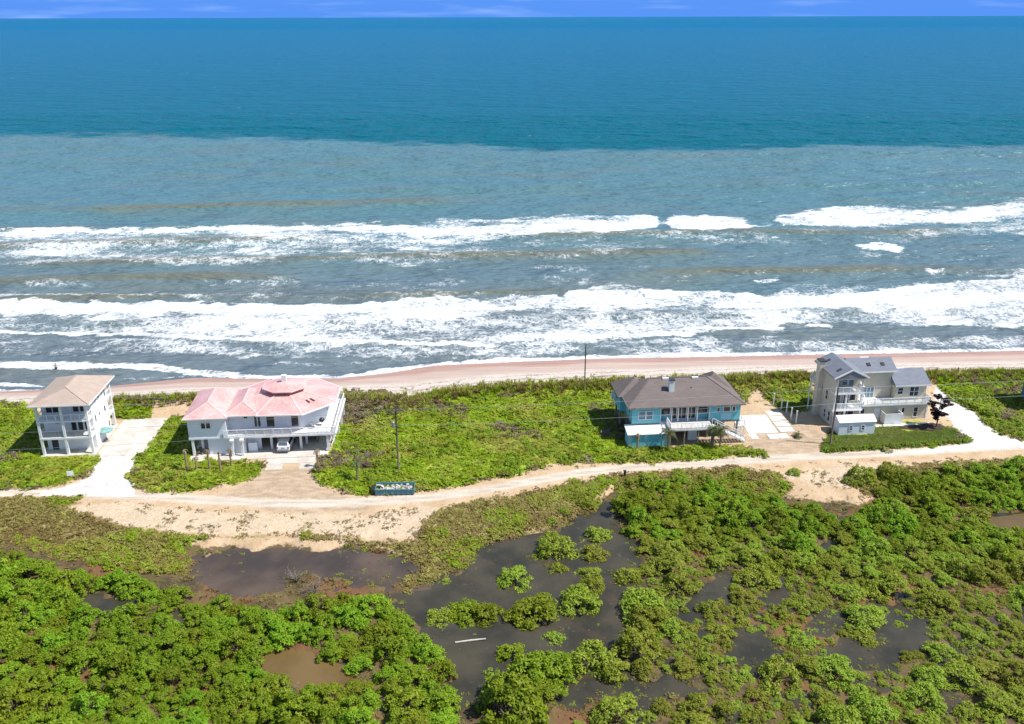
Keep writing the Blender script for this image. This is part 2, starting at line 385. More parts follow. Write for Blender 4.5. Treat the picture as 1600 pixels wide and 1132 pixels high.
WHITE_SAND = [[(90,790),(200,788),(400,800),(560,805),(680,792),(700,806),(640,840),(540,838),(430,832),(330,838),(200,824)],
              [(1180,745),(1270,735),(1340,722),(1420,722),(1345,748),(1330,765),(1240,750)],
              [(600,626),(690,612),(760,604),(960,597),(960,588),(600,606)]]

def base_z(X, Y):
    yd = np.interp(X, DX, DY); ys = np.interp(X, SX, SY); ym = np.interp(X, MX, MY)
    z = np.zeros(X.shape)
    t = (Y - yd) / (ys - yd)
    z = np.where(Y > yd, SEA * t, z); z = np.maximum(z, SEA * 2.2)
    z = z - 0.82 * sstep(-1.5, 7, ym - Y)
    return z
HOUSE_PADS = [(-65, 123, 9), (-55, 121, 9), (-36, 124, 15), (26, 126, 13), (58, 130, 14), (42, 126, 6), (74, 125, 7)]
def terrain_fields(X, Y):
    zb = base_z(X, Y)
    px, py = proj(X, Y, zb)
    wob = (fbm(X * 0.35, Y * 0.35, 5) - 0.5) * 16 + (fbm(X * 0.1, Y * 0.1, 6) - 0.5) * 14
    mk = lambda polys, soft=10., w=1.: np.clip(0.5 - np.min([poly_sd(px, py, p) for p in polys], axis=0) / soft - wob * w / soft * 0.6, 0, 1)
    F = {}
    F['grass'] = mk(GRASS); F['scrub'] = mk(SCRUB); F['shell'] = mk(SHELL, 8, .5); F['dirt'] = mk(DIRT, 14)
    hw = np.interp(px, [0, 400, 800, 1600], [5.5, 7, 5.5, 5.5])
    F['road'] = np.clip(0.5 + (hw - line_sd(px, py, ROAD)) / 8, 0, 1)
    F['rut'] = np.exp(-((line_sd(px, py, ROAD) - 3.6) / 1.5) ** 2) * sstep(0.25, 0.5, fbm(X * 0.12, Y * 0.4, 15))
    F['wsand'] = mk(WHITE_SAND, 14)
    pool = np.min([poly_sd(px, py, p) for p in POOLS.values()], axis=0)
    F['pool'] = pool
    ym = np.interp(X, MX, MY); yd = np.interp(X, DX, DY); ys = np.interp(X, SX, SY)
    F['marsh'] = sstep(1.0, 5.5, ym - Y + wob * 0.3)
    F['beach_t'] = (Y - yd) / (ys - yd)
    z = zb.copy()
    hp = np.ones(X.shape)
    for hx, hy, r in HOUSE_PADS: hp = np.minimum(hp, sstep(r * 0.8, r * 1.25, np.hypot(X - hx, (Y - hy) * 1.3)))
    g = sstep(0.4, 1, F['grass']) * hp
    z = z + g * (0.25 + 0.75 * (fbm(X * 0.16, Y * 0.16, 31) - 0.5) + 0.3 * (fbm(X * 0.6, Y * 0.6, 32) - 0.5))
    z = z + F['wsand'] * 0.5 * (fbm(X * 0.3, Y * 0.3, 40) - 0.5) * hp
    dune = np.exp(-((Y - yd + 2.5) / 3.0) ** 2) * hp
    z = z + dune * 0.9 * fbm(X * 0.2, Y * 0.3, 44)
    n = fbm(X * 0.5, Y * 0.5, 50)
    mz = -0.88 + 0.35 * (n - 0.42)
    far = np.where(pool < 40, 0, 1)
    mz = mz - 0.085 * sstep(930, 1010, px) * sstep(860, 900, py)
    mz = mz - 0.55 * sstep(6, -8, pool + (n - 0.5) * 34)
    z = np.where(F['marsh'] > 0, z * (1 - F['marsh']) + mz * F['marsh'], z)
    z = z + 0.05 * (fbm(X * 1.3, Y * 1.3, 60) - 0.5)
    return z, F, px, py

gx = np.arange(-140, 150.01, 0.5); gy = np.arange(44, 176.01, 0.42)
GX, GY = np.meshgrid(gx, gy)
GZ, FF, GPX, GPY = terrain_fields(GX, GY)
def ground_z(x, y):
    fx = np.clip((np.asarray(x) - gx[0]) / 0.5, 0, len(gx) - 1.001); fy = np.clip((np.asarray(y) - gy[0]) / 0.42, 0, len(gy) - 1.001)
    i = fx.astype(int); j = fy.astype(int); a = fx - i; b = fy - j
    return (GZ[j, i] * (1 - a) + GZ[j, i + 1] * a) * (1 - b) + (GZ[j + 1, i] * (1 - a) + GZ[j + 1, i + 1] * a) * b
def gz(x, y): return float(ground_z(np.array([x]), np.array([y]))[0])
def at(px, py, z=0.0):
    x, y = gp(px, py, z)
    for _ in range(4):
        z = gz(x, y); x, y = gp(px, py, z)
    return x, y, z

def terrain_material():
    t = NT('terrain')
    a = t.sep(t.attr('mask_a').outputs['Color']); b = t.sep(t.attr('mask_b').outputs['Color'])
    aA = t.attr('mask_a').outputs['Alpha']; bA = t.attr('mask_b').outputs['Alpha']
    n_f = t.noise(1.6, 3, 0.65); n_m = t.noise(0.35, 4, 0.6); n_b = t.noise(0.09, 4, 0.55); n_x = t.noise(5.0, 1, 0.6)
    edge = t.math('MULTIPLY', t.math('SUBTRACT', t.math('ADD', t.math('MULTIPLY', n_f, 0.6), t.math('MULTIPLY', n_m, 0.4)), 0.5), 1.5)
    msk = lambda s, w=0.12: t.ramp(t.math('ADD', s, edge), 0.5 - w, 0.5 + w)
    # sand
    c = t.mix(t.ramp(n_m, 0.3, 0.7), (0.43, 0.30, 0.18), (0.52, 0.39, 0.26))
    c = t.mix(t.math('MULTIPLY', t.ramp(n_x, 0.5, 0.8), 0.5), c, (0.34, 0.23, 0.13))
    ws = msk(b[3 - 1])
    c = t.mix(t.math('MULTIPLY', ws, 0.8), c, t.mix(t.ramp(n_f, 0.35, 0.65), (0.45, 0.345, 0.235), (0.55, 0.45, 0.33)))
    # dry weed on sand
    weed = t.math('MULTIPLY', t.ramp(n_f, 0.60, 0.66), t.ramp(n_b, 0.35, 0.6))
    c = t.mix(t.math('MULTIPLY', weed, 0.8), c, (0.20, 0.15, 0.07))
    # dirt
    nd = t.noise(0.5, 5, 0.6, stretch=(1, 2.2, 1))
    c = t.mix(t.math('MULTIPLY', msk(aA, 0.3), 0.85), c, t.mix(t.ramp(nd, 0.35, 0.65), (0.31, 0.23, 0.16), (0.45, 0.34, 0.24)))
    # road
    nr = t.noise(0.8, 5, 0.6, stretch=(0.25, 1.6, 1))
    c = t.mix(msk(a[1], 0.3), c, t.mix(t.ramp(nr, 0.35, 0.65), (0.39, 0.32, 0.25), (0.54, 0.465, 0.38)))
    c = t.mix(t.math('MULTIPLY', t.attr('rut').outputs['Fac'], 0.6), c, t.mix(n_f, (0.52, 0.46, 0.39), (0.66, 0.60, 0.52)))
    # shell
    c = t.mix(msk(a[2], 0.2), c, t.mix(t.ramp(n_f, 0.3, 0.62), (0.44, 0.40, 0.36), (0.68, 0.66, 0.63)))
    # scrub soil, grass soil
    c = t.mix(msk(b[0], 0.3), c, t.mix(t.ramp(n_m, 0.3, 0.7), (0.25, 0.185, 0.085), (0.35, 0.275, 0.13)))
    c = t.mix(msk(a[0], 0.2), c, t.mix(t.ramp(n_m, 0.3, 0.7), (0.22, 0.30, 0.020), (0.34, 0.34, 0.06)))
    # marsh mud
    mud = t.mix(t.ramp(n_m, 0.35, 0.65), (0.060, 0.042, 0.026), (0.145, 0.095, 0.045))
    mud = t.mix(t.math('MULTIPLY', t.ramp(n_b, 0.5, 0.62), 0.7), mud, (0.17, 0.07, 0.035))
    mud = t.mix(t.math('MULTIPLY', t.ramp(n_f, 0.5, 0.62), 0.5), mud, (0.12, 0.12, 0.03))
    c = t.mix(t.ramp(t.math('ADD', b[1], t.math('MULTIPLY', edge, 0.9)), 0.38, 0.62), c, mud)
    # beach: bA = 0.. 1 across beach (dune->water), encoded +0.0 ; outside = 0
    bt = t.math('ADD', bA, t.math('MULTIPLY', t.math('SUBTRACT', n_b, 0.5), 0.22))
    isb = t.ramp(bA, 0.02, 0.06)
    dry = t.mix(t.ramp(n_f, 0.3, 0.7), (0.46, 0.395, 0.34), (0.56, 0.50, 0.44))
    ny = t.noise(0.6, 5, 0.65, stretch=(0.12, 1.5, 1))
    dry = t.mix(t.math('MULTIPLY', t.ramp(ny, 0.55, 0.72), 0.55), dry, (0.40, 0.32, 0.27))
    damp = t.mix(t.ramp(ny, 0.3, 0.7), (0.38, 0.285, 0.24), (0.46, 0.36, 0.31))
    wet = t.mix(t.ramp(ny, 0.3, 0.7), (0.34, 0.195, 0.145), (0.41, 0.26, 0.20))
    bc = t.mix(t.ramp(bt, 0.42, 0.60), dry, damp); wetf = t.ramp(bt, 0.74, 0.86); bc = t.mix(wetf, bc, wet)
    nw = t.noise(0.5, 6, 0.7, stretch=(0.35, 1, 1))
    w1 = t.math('MULTIPLY', t.ramp(t.math('ABSOLUTE', t.math('SUBTRACT', t.math('ADD', bA, t.math('MULTIPLY', t.math('SUBTRACT', nw, 0.5), 0.45)), 0.25)), 0.035, 0.006), t.ramp(n_x, 0.36, 0.5))
    w2 = t.math('MULTIPLY', t.ramp(t.math('ABSOLUTE', t.math('SUBTRACT', t.math('ADD', bA, t.math('MULTIPLY', t.math('SUBTRACT', nw, 0.5), 0.3)), 0.40)), 0.02, 0.004), t.ramp(n_x, 0.4, 0.55))
    bc = t.mix(t.math('MULTIPLY', t.math('MAXIMUM', w1, w2), 0.8), bc, (0.16, 0.115, 0.085))
    c = t.mix(isb, c, bc)
    t.col(c)
    ro = t.math('SUBTRACT', 0.92, t.math('MULTIPLY', t.math('MULTIPLY', wetf, isb), 0.5)); t.link(ro, t.b.inputs['Roughness'])
    t.b.inputs['Specular IOR Level'].default_value = 0.25
    hsum = t.math('ADD', t.math('MULTIPLY', n_f, 0.7), t.math('MULTIPLY', n_x, 0.3))
    bp = t.bump(hsum, 0.5, 0.25); t.link(t.math('SUBTRACT', 0.6, t.math('MULTIPLY', isb, 0.45)), bp.inputs['Strength'])
    M['terrain'] = t.m
terrain_material()
ma = np.stack([FF['grass'], FF['road'], FF['shell'], FF['dirt']], -1).reshape(-1, 4)
bt = np.clip(FF['beach_t'], 0, 1)
mb = np.stack([FF['scrub'], FF['marsh'], FF['wsand'], bt], -1).reshape(-1, 4)
nyr, nxr = GX.shape
V = np.stack([GX, GY, GZ], -1).reshape(-1, 3)
idx = np.arange(nyr * nxr).reshape(nyr, nxr)
Fq = np.stack([idx[:-1, :-1], idx[:-1, 1:], idx[1:, 1:], idx[1:, :-1]], -1).reshape(-1, 4)
cen = lambda A: ((A[:-1, :-1] + A[1:, 1:]) / 2).ravel()
cls = np.zeros(len(Fq), int)
cls[cen(FF['marsh']) > 0.5] = 1
cls[(cen(FF['road']) > 0.5) & (cls == 0)] = 2
cls[cen(FF['beach_t']) > 0.02] = 3
for k, (nm, lb) in enumerate([('ground', 'sandy ground of the house plots'), ('marsh_bed', 'brown mud of the marsh'), ('dirt_road', 'pale sandy track in front of the houses'), ('beach', 'pink sand beach below the dunes')]):
    fs = Fq[cls == k]; u, inv = np.unique(fs, return_inverse=True)
    me = np_mesh(nm, V[u], inv.reshape(-1, 4), ['terrain'], {'mask_a': ma[u], 'mask_b': mb[u], 'rut': FF['rut'].ravel()[u]})
    o = bpy.data.objects.new(nm, me); C.objects.link(o); tag(o, lb, kind='structure')
# land that carries on behind and beside the camera
simple('outer_land', (0.10, 0.11, 0.035), 0.95, 0.5, 0.05)
o = MB().add([(-3000, -3000, -1.6), (3000, -3000, -1.6), (3000, 118, -1.6), (-3000, 118, -1.6)], [(0, 1, 2, 3)]).build('terrain', 'outer_land'); tag(o, 'scrubland carrying on around the marsh', kind='structure')

# ------------------------------------------------------------------ marsh water
def water_mat(name, c, c2, rough=0.07, bump=0.25, weed=0.0):
    t = NT(name); n = t.noise(0.18, 4); k = t.mix(t.ramp(n, 0.3, 0.7), c, c2)
    if weed:                                         # drowned red-brown plants just under the surface
        n3 = t.noise(0.30, 5, 0.65); n4 = t.noise(0.07, 3)
        k = t.mix(t.math('MULTIPLY', t.math('MULTIPLY', t.ramp(n3, 0.48, 0.66), t.ramp(n4, 0.40, 0.60)), weed), k, (0.085, 0.054, 0.030))
        n5 = t.noise(1.8, 4, 0.7); k = t.mix(t.math('MULTIPLY', t.math('MULTIPLY', t.ramp(n5, 0.60, 0.68), t.ramp(n3, 0.42, 0.60)), 0.6), k, (0.12, 0.11, 0.06))
    t.col(k); t.set(Roughness=rough); t.b.inputs['Specular IOR Level'].default_value = 0.5
    t.b.inputs['IOR'].default_value = 1.33
    t.bump(t.noise(2.2, 4, 0.6), bump, 0.05); M[name] = t.m
water_mat('marsh_water', (0.030, 0.029, 0.022), (0.064, 0.056, 0.038), 0.03, 0.12, 0.5); water_mat('brown_water', (0.105, 0.066, 0.022), (0.15, 0.10, 0.04), 0.08, 0.1)
water_mat('mud_water', (0.050, 0.040, 0.035), (0.105, 0.075, 0.058), 0.05, 0.12, 0.5)
o = MB().add([(-135, 46, MARSH_W), (145, 46, MARSH_W), (145, 122, MARSH_W), (-135, 122, MARSH_W)], [(0, 1, 2, 3)]).build('marsh_water', 'marsh_water')
tag(o, 'dark still water between the mangroves', kind='structure')
def pool(nm, key, mat, lab, grow, dz):
    P = POOLS[key]; cx = sum(p[0] for p in P) / len(P); cy = sum(p[1] for p in P) / len(P)
    pts = [gp(cx + (x - cx) * grow, cy + (y - cy) * grow, MARSH_W) for x, y in P]
    o = MB().add([(x, y, MARSH_W + dz) for x, y in reversed(pts)], [tuple(range(len(pts)))]).build(nm, mat); tag(o, lab, kind='structure')
pool('pond_water', 'brown', 'brown_water', 'murky tan pool enclosed by the thick mangroves', 1.12, 0.012)
pool('pond_water', 'r6', 'brown_water', 'murky olive pool at the right edge', 1.12, 0.012)
POOLS_R = [(268, 836), (672, 836), (672, 922), (560, 934), (270, 938)]
o = MB().add([(*gp(x_, y_, MARSH_W), MARSH_W + 0.012) for x_, y_ in reversed(POOLS_R)], [tuple(range(5))]).build('pond_water', 'mud_water'); tag(o, 'shallow dark pond below the sandy shoulder', kind='structure')

# ================================================================== SEA
def band(px, xs, a, b, soft=4):
    pass
rows = list(np.arange(142, 260, 0.45)) + list(np.arange(260, 420, 0.8)) + list(np.arange(420, 620, 1.6))
y = 620.
while y < 90000: rows.append(y); y *= 1.035
rows = np.array(rows); NU = 560
uu = np.linspace(-1, 1, NU)
SXg = uu[None, :] * (rows[:, None] * 0.80 + 30); SYg = np.repeat(rows[:, None], NU, 1)
spx, spy = proj(SXg, SYg, SEA)
wob = (fbm(SXg * 0.05, SYg * 0.10, 3) - 0.5); wob2 = (fbm(SXg * 0.25, SYg * 0.35, 4) - 0.5)
wob3 = (fbm(SXg * 0.7, SYg * 0.9, 14) - 0.5)
yy = spy + wob * 13 + wob2 * 11 + wob3 * 5
def bandmask(xs, top, bot, st=5, sb=8):
    t = np.interp(spx, xs, top); b = np.interp(spx, xs, bot)
    return sstep(t - st, t + st * 0.4, yy) * sstep(b + sb, b - sb * 0.4, yy)
foam = np.zeros(SXg.shape)
def addfoam(m): 
    global foam
    foam = np.maximum(foam, m)
b1x = [-200,0,100,200,300,400,500,540,600,640,700,800,900,1000,1025,1032,1042,1050,1100,1165,1185,1210,1225,1300,1340,1400,1450,1500,1600,1800]
b1t = [360,358,358,357,356,356,350,348,350,352,344,338,338,336,336,345,345,338,337,345,350,345,335,325,320,325,328,328,308,300]
b1b = [408,406,405,403,402,400,398,396,390,392,388,374,362,356,352,346,346,354,360,360,352,347,348,356,358,354,352,352,344,340]
addfoam(0.66 * bandmask(b1x, b1t, b1b, 4, 8))
b1c = [372,369,369,367,366,366,362,361,364,370,371,370,366,356,352,344,344,356,361,360,350,344,350,356,352,350,346,346,334,330]
b1ct = [362,360,360,359,358,358,353,351,353,355,356,350,345,340,338,346,346,342,341,347,351,346,338,330,328,332,333,332,316,310]
addfoam(0.93 * bandmask(b1x, b1ct, b1c, 3, 4))
# trailing lace under the outer breaker
addfoam(0.42 * bandmask([-200,0,300,500,620,700,800,900,1000,1180,1320,1350,1410,1440,1800], [395]*5+[385,378,368,360,360,355,360,365,350,345], [418,416,412,412,420,412,405,398,392,380,380,396,392,368,362], 8, 10))
addfoam(0.82 * bandmask([1330,1345,1375,1405,1415], [388,382,381,383,388], [386,391,394,391,386], 3, 3))
b2x = [-200,0,200,260,400,500,600,640,700,800,900,1000,1100,1200,1300,1400,1450,1500,1600,1800]
b2t = [480,478,476,474,478,473,472,470,468,465,460,456,456,462,460,454,448,438,432,426]
b2b = [518,520,522,524,532,534,535,536,538,540,532,528,520,510,506,508,508,510,512,512]
addfoam(0.69 * bandmask(b2x, b2t, b2b, 4, 4))
b2c = [496,494,492,492,494,492,492,490,490,486,482,480,478,482,480,476,474,470,466,460]
addfoam(0.93 * bandmask(b2x, b2t, b2c, 3, 5))
addfoam(0.46 * bandmask([560,600,640,690,720], [478,458,445,455,475], [480]*5, 4, 4))
addfoam(0.50 * bandmask([900,930,960,1000,1050], [462,450,446,452,460], [466]*5, 4, 4))
addfoam(0.50 * bandmask([1200,1240,1270,1330,1400,1450,1600,1800], [462,445,438,446,450,440,425,420], [468]*8, 5, 4))
def stroke(pts, w, s=1.0):
    xs = [p[0] for p in pts]; ys = np.interp(spx, xs, [p[1] for p in pts])
    lim = sstep(xs[0] - 6, xs[0] + 12, spx) * sstep(xs[-1] + 6, xs[-1] - 12, spx)
    ww = w * (0.6 + 0.9 * fbm(SXg * 0.12, SYg * 0.12, 9))
    addfoam(s * lim * sstep(ww + 2, ww - 1, np.abs(spy + wob2 * 6 + wob * 6 + wob3 * 3 - ys)))
stroke([(-200,519),(0,520),(200,523),(400,533),(500,535),(640,538),(780,541)], 2.6, 1)
stroke([(780,532),(900,528),(1000,524),(1090,522)], 2.2, .95)
stroke([(600,530),(700,534),(830,532)], 1.5, .8)
stroke([(1060,514),(1140,512),(1230,516)], 2.2, .95); stroke([(1185,510),(1205,513),(1222,511)], 2.0, .85); stroke([(1255,511),(1280,510),(1306,512)], 2.0, .85)
stroke([(1172,439),(1195,441),(1222,435)], 2.6, .85); stroke([(1440,424),(1460,428),(1480,425)], 2.5, .8)
# inner swash
stroke([(-200,566),(0,570),(110,572),(220,572),(300,579),(380,586)], 5.0, .95)
stroke([(280,582),(430,590),(530,590),(600,582),(676,571),(800,565),(950,559),(1100,557),(1300,553),(1600,547),(1800,544)], 3.6, 1)
stroke([(-200,598),(0,601),(75,604)], 1.6, .85); stroke([(-200,606),(0,610),(90,612)], 1.6, .9); stroke([(165,606),(230,602),(330,592)], 1.8, .9); stroke([(180,592),(260,590),(330,586)], 1.6, .6)
addfoam(0.42 * bandmask([-200,0,60,150,210,240], [525,524,524,526,535,548], [562,562,560,558,552,550], 6, 6))
addfoam(0.34 * bandmask([240,420,470,520,560], [552,542,538,542,552], [556,556,558,558,556], 6, 6))
addfoam(0.40 * bandmask([560,640,800,1000,1060,1200], [566,548,544,538,534,530], [570,566,562,556,554,550], 6, 6))
addfoam(0.56 * bandmask([1040,1120,1300,1450,1600,1800], [530,526,532,530,528,526], [556,555,552,549,546,544], 5, 3))
# scattered thin lace in the trough
patch = sstep(0.50, 0.72, fbm(SXg * 0.035, SYg * 0.07, 21)) * sstep(330, 365, spy) * sstep(600, 480, spy)
addfoam(0.40 * patch)
# swells: long crests parallel to the shore, real height
cst = SYg - 0.055 * SXg + 7 * (fbm(SXg * 0.006, SYg * 0.01, 77) - 0.5) * 2
def crest(c0, w, h, seed, lo=0.25):
    a = sstep(lo, lo + 0.35, fbm(SXg * 0.012 + c0, SYg * 0 + seed, seed, 3))
    d = (cst - c0 + 3 * (vnoise(SXg * 0.03, SYg * 0, seed + 3) - 0.5)) / w
    return h * a * np.where(d < 0, np.exp(-(d * 1.9) ** 2), np.exp(-(d * 0.9) ** 2))
clot = fbm(SXg * 0.055, SYg * 0.085, 55); clot2 = fbm(SXg * 0.2, SYg * 0.3, 56)
foam = foam * np.where(foam > 0.8, 1, 1) + np.where(foam > 0.05, (clot - 0.5) * 0.75 + (clot2 - 0.5) * 0.5, 0) * sstep(0, 0.3, foam)
foam = np.clip(foam, 0, 1.05)
Zs = np.zeros(SXg.shape)
for c0, w, h, sd in [(172, 2.2, .35, 1), (184, 2.5, .5, 2), (203, 4.5, .8, 3), (219, 5.5, 1.0, 4), (238, 5.5, .8, 5), (262, 6, .95, 6), (285, 6, .7, 7), (318, 8, 1.05, 8), (345, 6, .8, 9), (385, 7, .8, 10), (430, 7, .7, 12), (480, 8, .6, 13), (560, 10, .6, 14)]:
    Zs += crest(c0, w, h, sd)
fade = sstep(1200, 500, SYg)
Zs += sstep(300, 420, SYg) * sstep(1500, 700, SYg) * 1.1 * (fbm(SXg * 0.09, SYg * 0.20, 95, 3) - 0.5)
Zs += fade * (0.22 * (fbm(SXg * 0.10, SYg * 0.22, 90) - 0.5) + 0.30 * (fbm(SXg * 0.03, SYg * 0.09, 91) - 0.5))
Zs += 0.22 * np.clip(foam, 0, 1) * fbm(SXg * 0.5, SYg * 0.5, 92) * fade
shal = sstep(0, 14, SYg - np.interp(SXg, SX, SY))
Zs = Zs * (0.06 + 0.94 * shal)
swell = Zs * (0.25 + 0.75 * sstep(380, 290, SYg))
# the water ends where it meets the sand
sediment = sstep(-4, 5, spy - np.interp(spx, [-300, 0, 300, 600, 800, 1000, 1300, 1600, 1900], [205, 209, 214, 223, 230, 234, 230, 232, 232]) + wob * 14 + wob2 * 7 + (fbm(SXg * 0.015, SYg * 0.02, 33) - 0.5) * 14)
farness = np.clip((np.log(SYg) - math.log(440)) / (math.log(6000) - math.log(440)), 0, 1)
nearness = sstep(330, 150, SYg)
def sea_material():
    t = NT('sea_water')
    at_ = t.attr('sea').outputs['Color']; r, g, b = t.sep(at_)[:3]
    fo = t.attr('foam').outputs['Fac']; sw = t.attr('swell').outputs['Fac']
    n1 = t.noise(0.05, 4, 0.55, stretch=(0.35, 1.3, 1)); n2 = t.noise(0.010, 4, 0.6, stretch=(0.4, 1.4, 1))
    deep = t.mix(g, (0.000, 0.094, 0.130), (0.000, 0.112, 0.235))
    deep = t.mix(t.math('MULTIPLY', t.ramp(n2, 0.35, 0.7), 0.25), deep, (0.000, 0.092, 0.140))
    sil = t.mix(b, (0.075, 0.165, 0.188), (0.118, 0.150, 0.165))
    sil = t.mix(t.math('MULTIPLY', t.ramp(n1, 0.45, 0.68), 0.30), sil, (0.150, 0.150, 0.115))
    sil = t.mix(t.math('MULTIPLY', t.ramp(n2, 0.45, 0.68), 0.4), sil, (0.075, 0.180, 0.220))
    sil = t.mix(t.math('MULTIPLY', t.ramp(sw, 0.30, 0.85), 0.70), sil, (0.135, 0.130, 0.075))
    water = t.mix(r, deep, sil)
    # foam: mask thresholded by streaky cell noise
    mp = t.n.new('ShaderNodeMapping'); t.link(t.pos(), mp.inputs[0]); mp.inputs[2].default_value = (0, 0, 0.12); mp.inputs[3].default_value = (0.85, 0.62, 1)
    warp = t.n.new('ShaderNodeTexNoise'); warp.inputs['Scale'].default_value = 0.5; t.link(mp.outputs[0], warp.inputs['Vector'])
    wv = t.n.new('ShaderNodeVectorMath'); wv.operation = 'MULTIPLY_ADD'; t.link(warp.outputs[1], wv.inputs[0]); wv.inputs[1].default_value = (3.4, 2.4, 0); t.link(mp.outputs[0], wv.inputs[2])
    vo = t.n.new('ShaderNodeTexVoronoi'); vo.feature = 'DISTANCE_TO_EDGE'; vo.inputs['Scale'].default_value = 0.95; t.link(wv.outputs[0], vo.inputs['Vector'])
    lace = t.ramp(vo.outputs[0], 0.34, 0.0)
    nz = t.noise(0.75, 5, 0.72, vec=wv.outputs[0]); nz2 = t.noise(2.6, 2, 0.7)
    pat = t.math('ADD', t.math('ADD', t.math('MULTIPLY', lace, 0.17), t.math('MULTIPLY', nz, 0.82)), t.math('MULTIPLY', nz2, 0.26))
    th = t.math('SUBTRACT', t.math('ADD', pat, t.math('MULTIPLY', fo, 0.84)), 1.08)
    f1 = t.ramp(th, -0.10, 0.34)
    f1 = t.math('MULTIPLY', f1, t.ramp(fo, 0.03, 0.16))
    # sparse whitecaps far out
    wc = t.noise(0.16, 4, 0.6, stretch=(0.35, 1.6, 1)); wcf = t.math('MULTIPLY', t.ramp(wc, 0.735, 0.765), t.ramp(n2, 0.4, 0.55))
    f2 = t.math('MAXIMUM', f1, t.math('MULTIPLY', wcf, 0.9))
    c = t.mix(f2, water, t.mix(nz2, (0.44, 0.48, 0.51), (0.80, 0.81, 0.82))); t.col(c)
    ro = t.math('ADD', 0.22, t.math('MULTIPLY', f2, 0.6)); t.link(ro, t.b.inputs['Roughness'])
    t.b.inputs['IOR'].default_value = 1.33
    t.link(t.math('ADD', t.math('SUBTRACT', 0.035, t.math('MULTIPLY', g, 0.033)), t.math('MULTIPLY', r, 0.10)), t.b.inputs['Specular IOR Level'])
    rip = t.noise(0.42, 3, 0.62, stretch=(0.4, 1.25, 1)); rip2 = t.noise(0.13, 3, 0.65, stretch=(0.5, 1.0, 1))
    rip3 = t.noise(0.035, 4, 0.6, stretch=(0.45, 1.0, 1)); h = t.math('ADD', t.math('ADD', t.math('MULTIPLY', rip, 0.9), t.math('MULTIPLY', rip2, 5.0)), t.math('MULTIPLY', rip3, 9.0)); h = t.math('ADD', h, t.math('MULTIPLY', f1, 0.15))
    t.bump(h, 1.0, 0.9)
    M['sea_water'] = t.m
sea_material()
Vs = np.stack([SXg, SYg, SEA + Zs], -1).reshape(-1, 3)
ii = np.arange(Vs.shape[0]).reshape(SXg.shape)
Fs = np.stack([ii[:-1, :-1], ii[:-1, 1:], ii[1:, 1:], ii[1:, :-1]], -1).reshape(-1, 4)
me = np_mesh('sea', Vs, Fs, ['sea_water'], {'sea': np.stack([sediment, farness, nearness, np.ones_like(farness)], -1).reshape(-1, 4), 'foam': foam.ravel(), 'swell': swell.ravel()})
o = bpy.data.objects.new('sea', me); C.objects.link(o); tag(o, 'blue sea with two lines of breakers', kind='structure')
# ================================================================== HOUSES (local frame: u along the front, v into depth)
RZ = rad(5)
def win_f(P, u0, u1, z0, z1, v, cols=1, rows=1, mat='glass', fr='white_paint', fw=0.09, name='window'):
    """window in a wall that faces -v, standing proud of the wall at v"""
    m = MB(); m.box(u0 - fw, u1 + fw, v - 0.07, v - 0.003, z0 - fw, z0); m.box(u0 - fw, u1 + fw, v - 0.07, v - 0.003, z1, z1 + fw)
    m.box(u0 - fw, u0, v - 0.07, v - 0.003, z0, z1); m.box(u1, u1 + fw, v - 0.07, v - 0.003, z0, z1)
    for i in range(1, cols):
        x = u0 + (u1 - u0) * i / cols; m.box(x - 0.04, x + 0.04, v - 0.06, v - 0.003, z0, z1)
    for i in range(1, rows):
        z = z0 + (z1 - z0) * i / rows; m.box(u0, u1, v - 0.055, v - 0.003, z - 0.035, z + 0.035)
    w = m.build(name, fr, P)
    for i in range(cols):
        for j in range(rows):
            a = u0 + (u1 - u0) * i / cols; b = u0 + (u1 - u0) * (i + 1) / cols; c = z0 + (z1 - z0) * j / rows; d = z0 + (z1 - z0) * (j + 1) / rows
            box('pane', mat, w, a, b, v - 0.03, v - 0.006, c, d)
    return w
def win_s(P, v0, v1, z0, z1, u, sg, rows=1, mat='glass', fr='white_paint', fw=0.08, name='window'):
    """window in a wall that faces sg*u"""
    a, b = sorted((u + sg * 0.003, u + sg * 0.07)); c, d = sorted((u + sg * 0.006, u + sg * 0.03))
    m = MB(); m.box(a, b, v0 - fw, v1 + fw, z0 - fw, z0); m.box(a, b, v0 - fw, v1 + fw, z1, z1 + fw); m.box(a, b, v0 - fw, v0, z0, z1); m.box(a, b, v1, v1 + fw, z0, z1)
    for i in range(1, rows):
        z = z0 + (z1 - z0) * i / rows; m.box(a, b - 0.01 if sg > 0 else b, v0, v1, z - 0.035, z + 0.035)
    w = m.build(name, fr, P)
    for j in range(rows): box('pane', mat, w, c, d, v0, v1, z0 + (z1 - z0) * j / rows, z0 + (z1 - z0) * (j + 1) / rows)
    return w
def railing(P, pts, h=0.95, mat='white_paint', step=0.22, r=0.035, name='railing'):
    m = MB()
    for a, b in zip(pts[:-1], pts[1:]):
        a = Vector(a); b = Vector(b); L = (b - a).length
        m.beam(a + Vector((0, 0, h)), b + Vector((0, 0, h)), 0.10, 0.07); m.beam(a + Vector((0, 0, 0.12)), b + Vector((0, 0, 0.12)), 0.06)
        n = max(1, int(L / step))
        for i in range(n + 1):
            p = a + (b - a) * i / n; w = 0.10 if i % 8 == 0 else r
            m.box(p.x - w / 2, p.x + w / 2, p.y - w / 2, p.y + w / 2, p.z, p.z + h - 0.03)
    return m.build(name, mat, P)
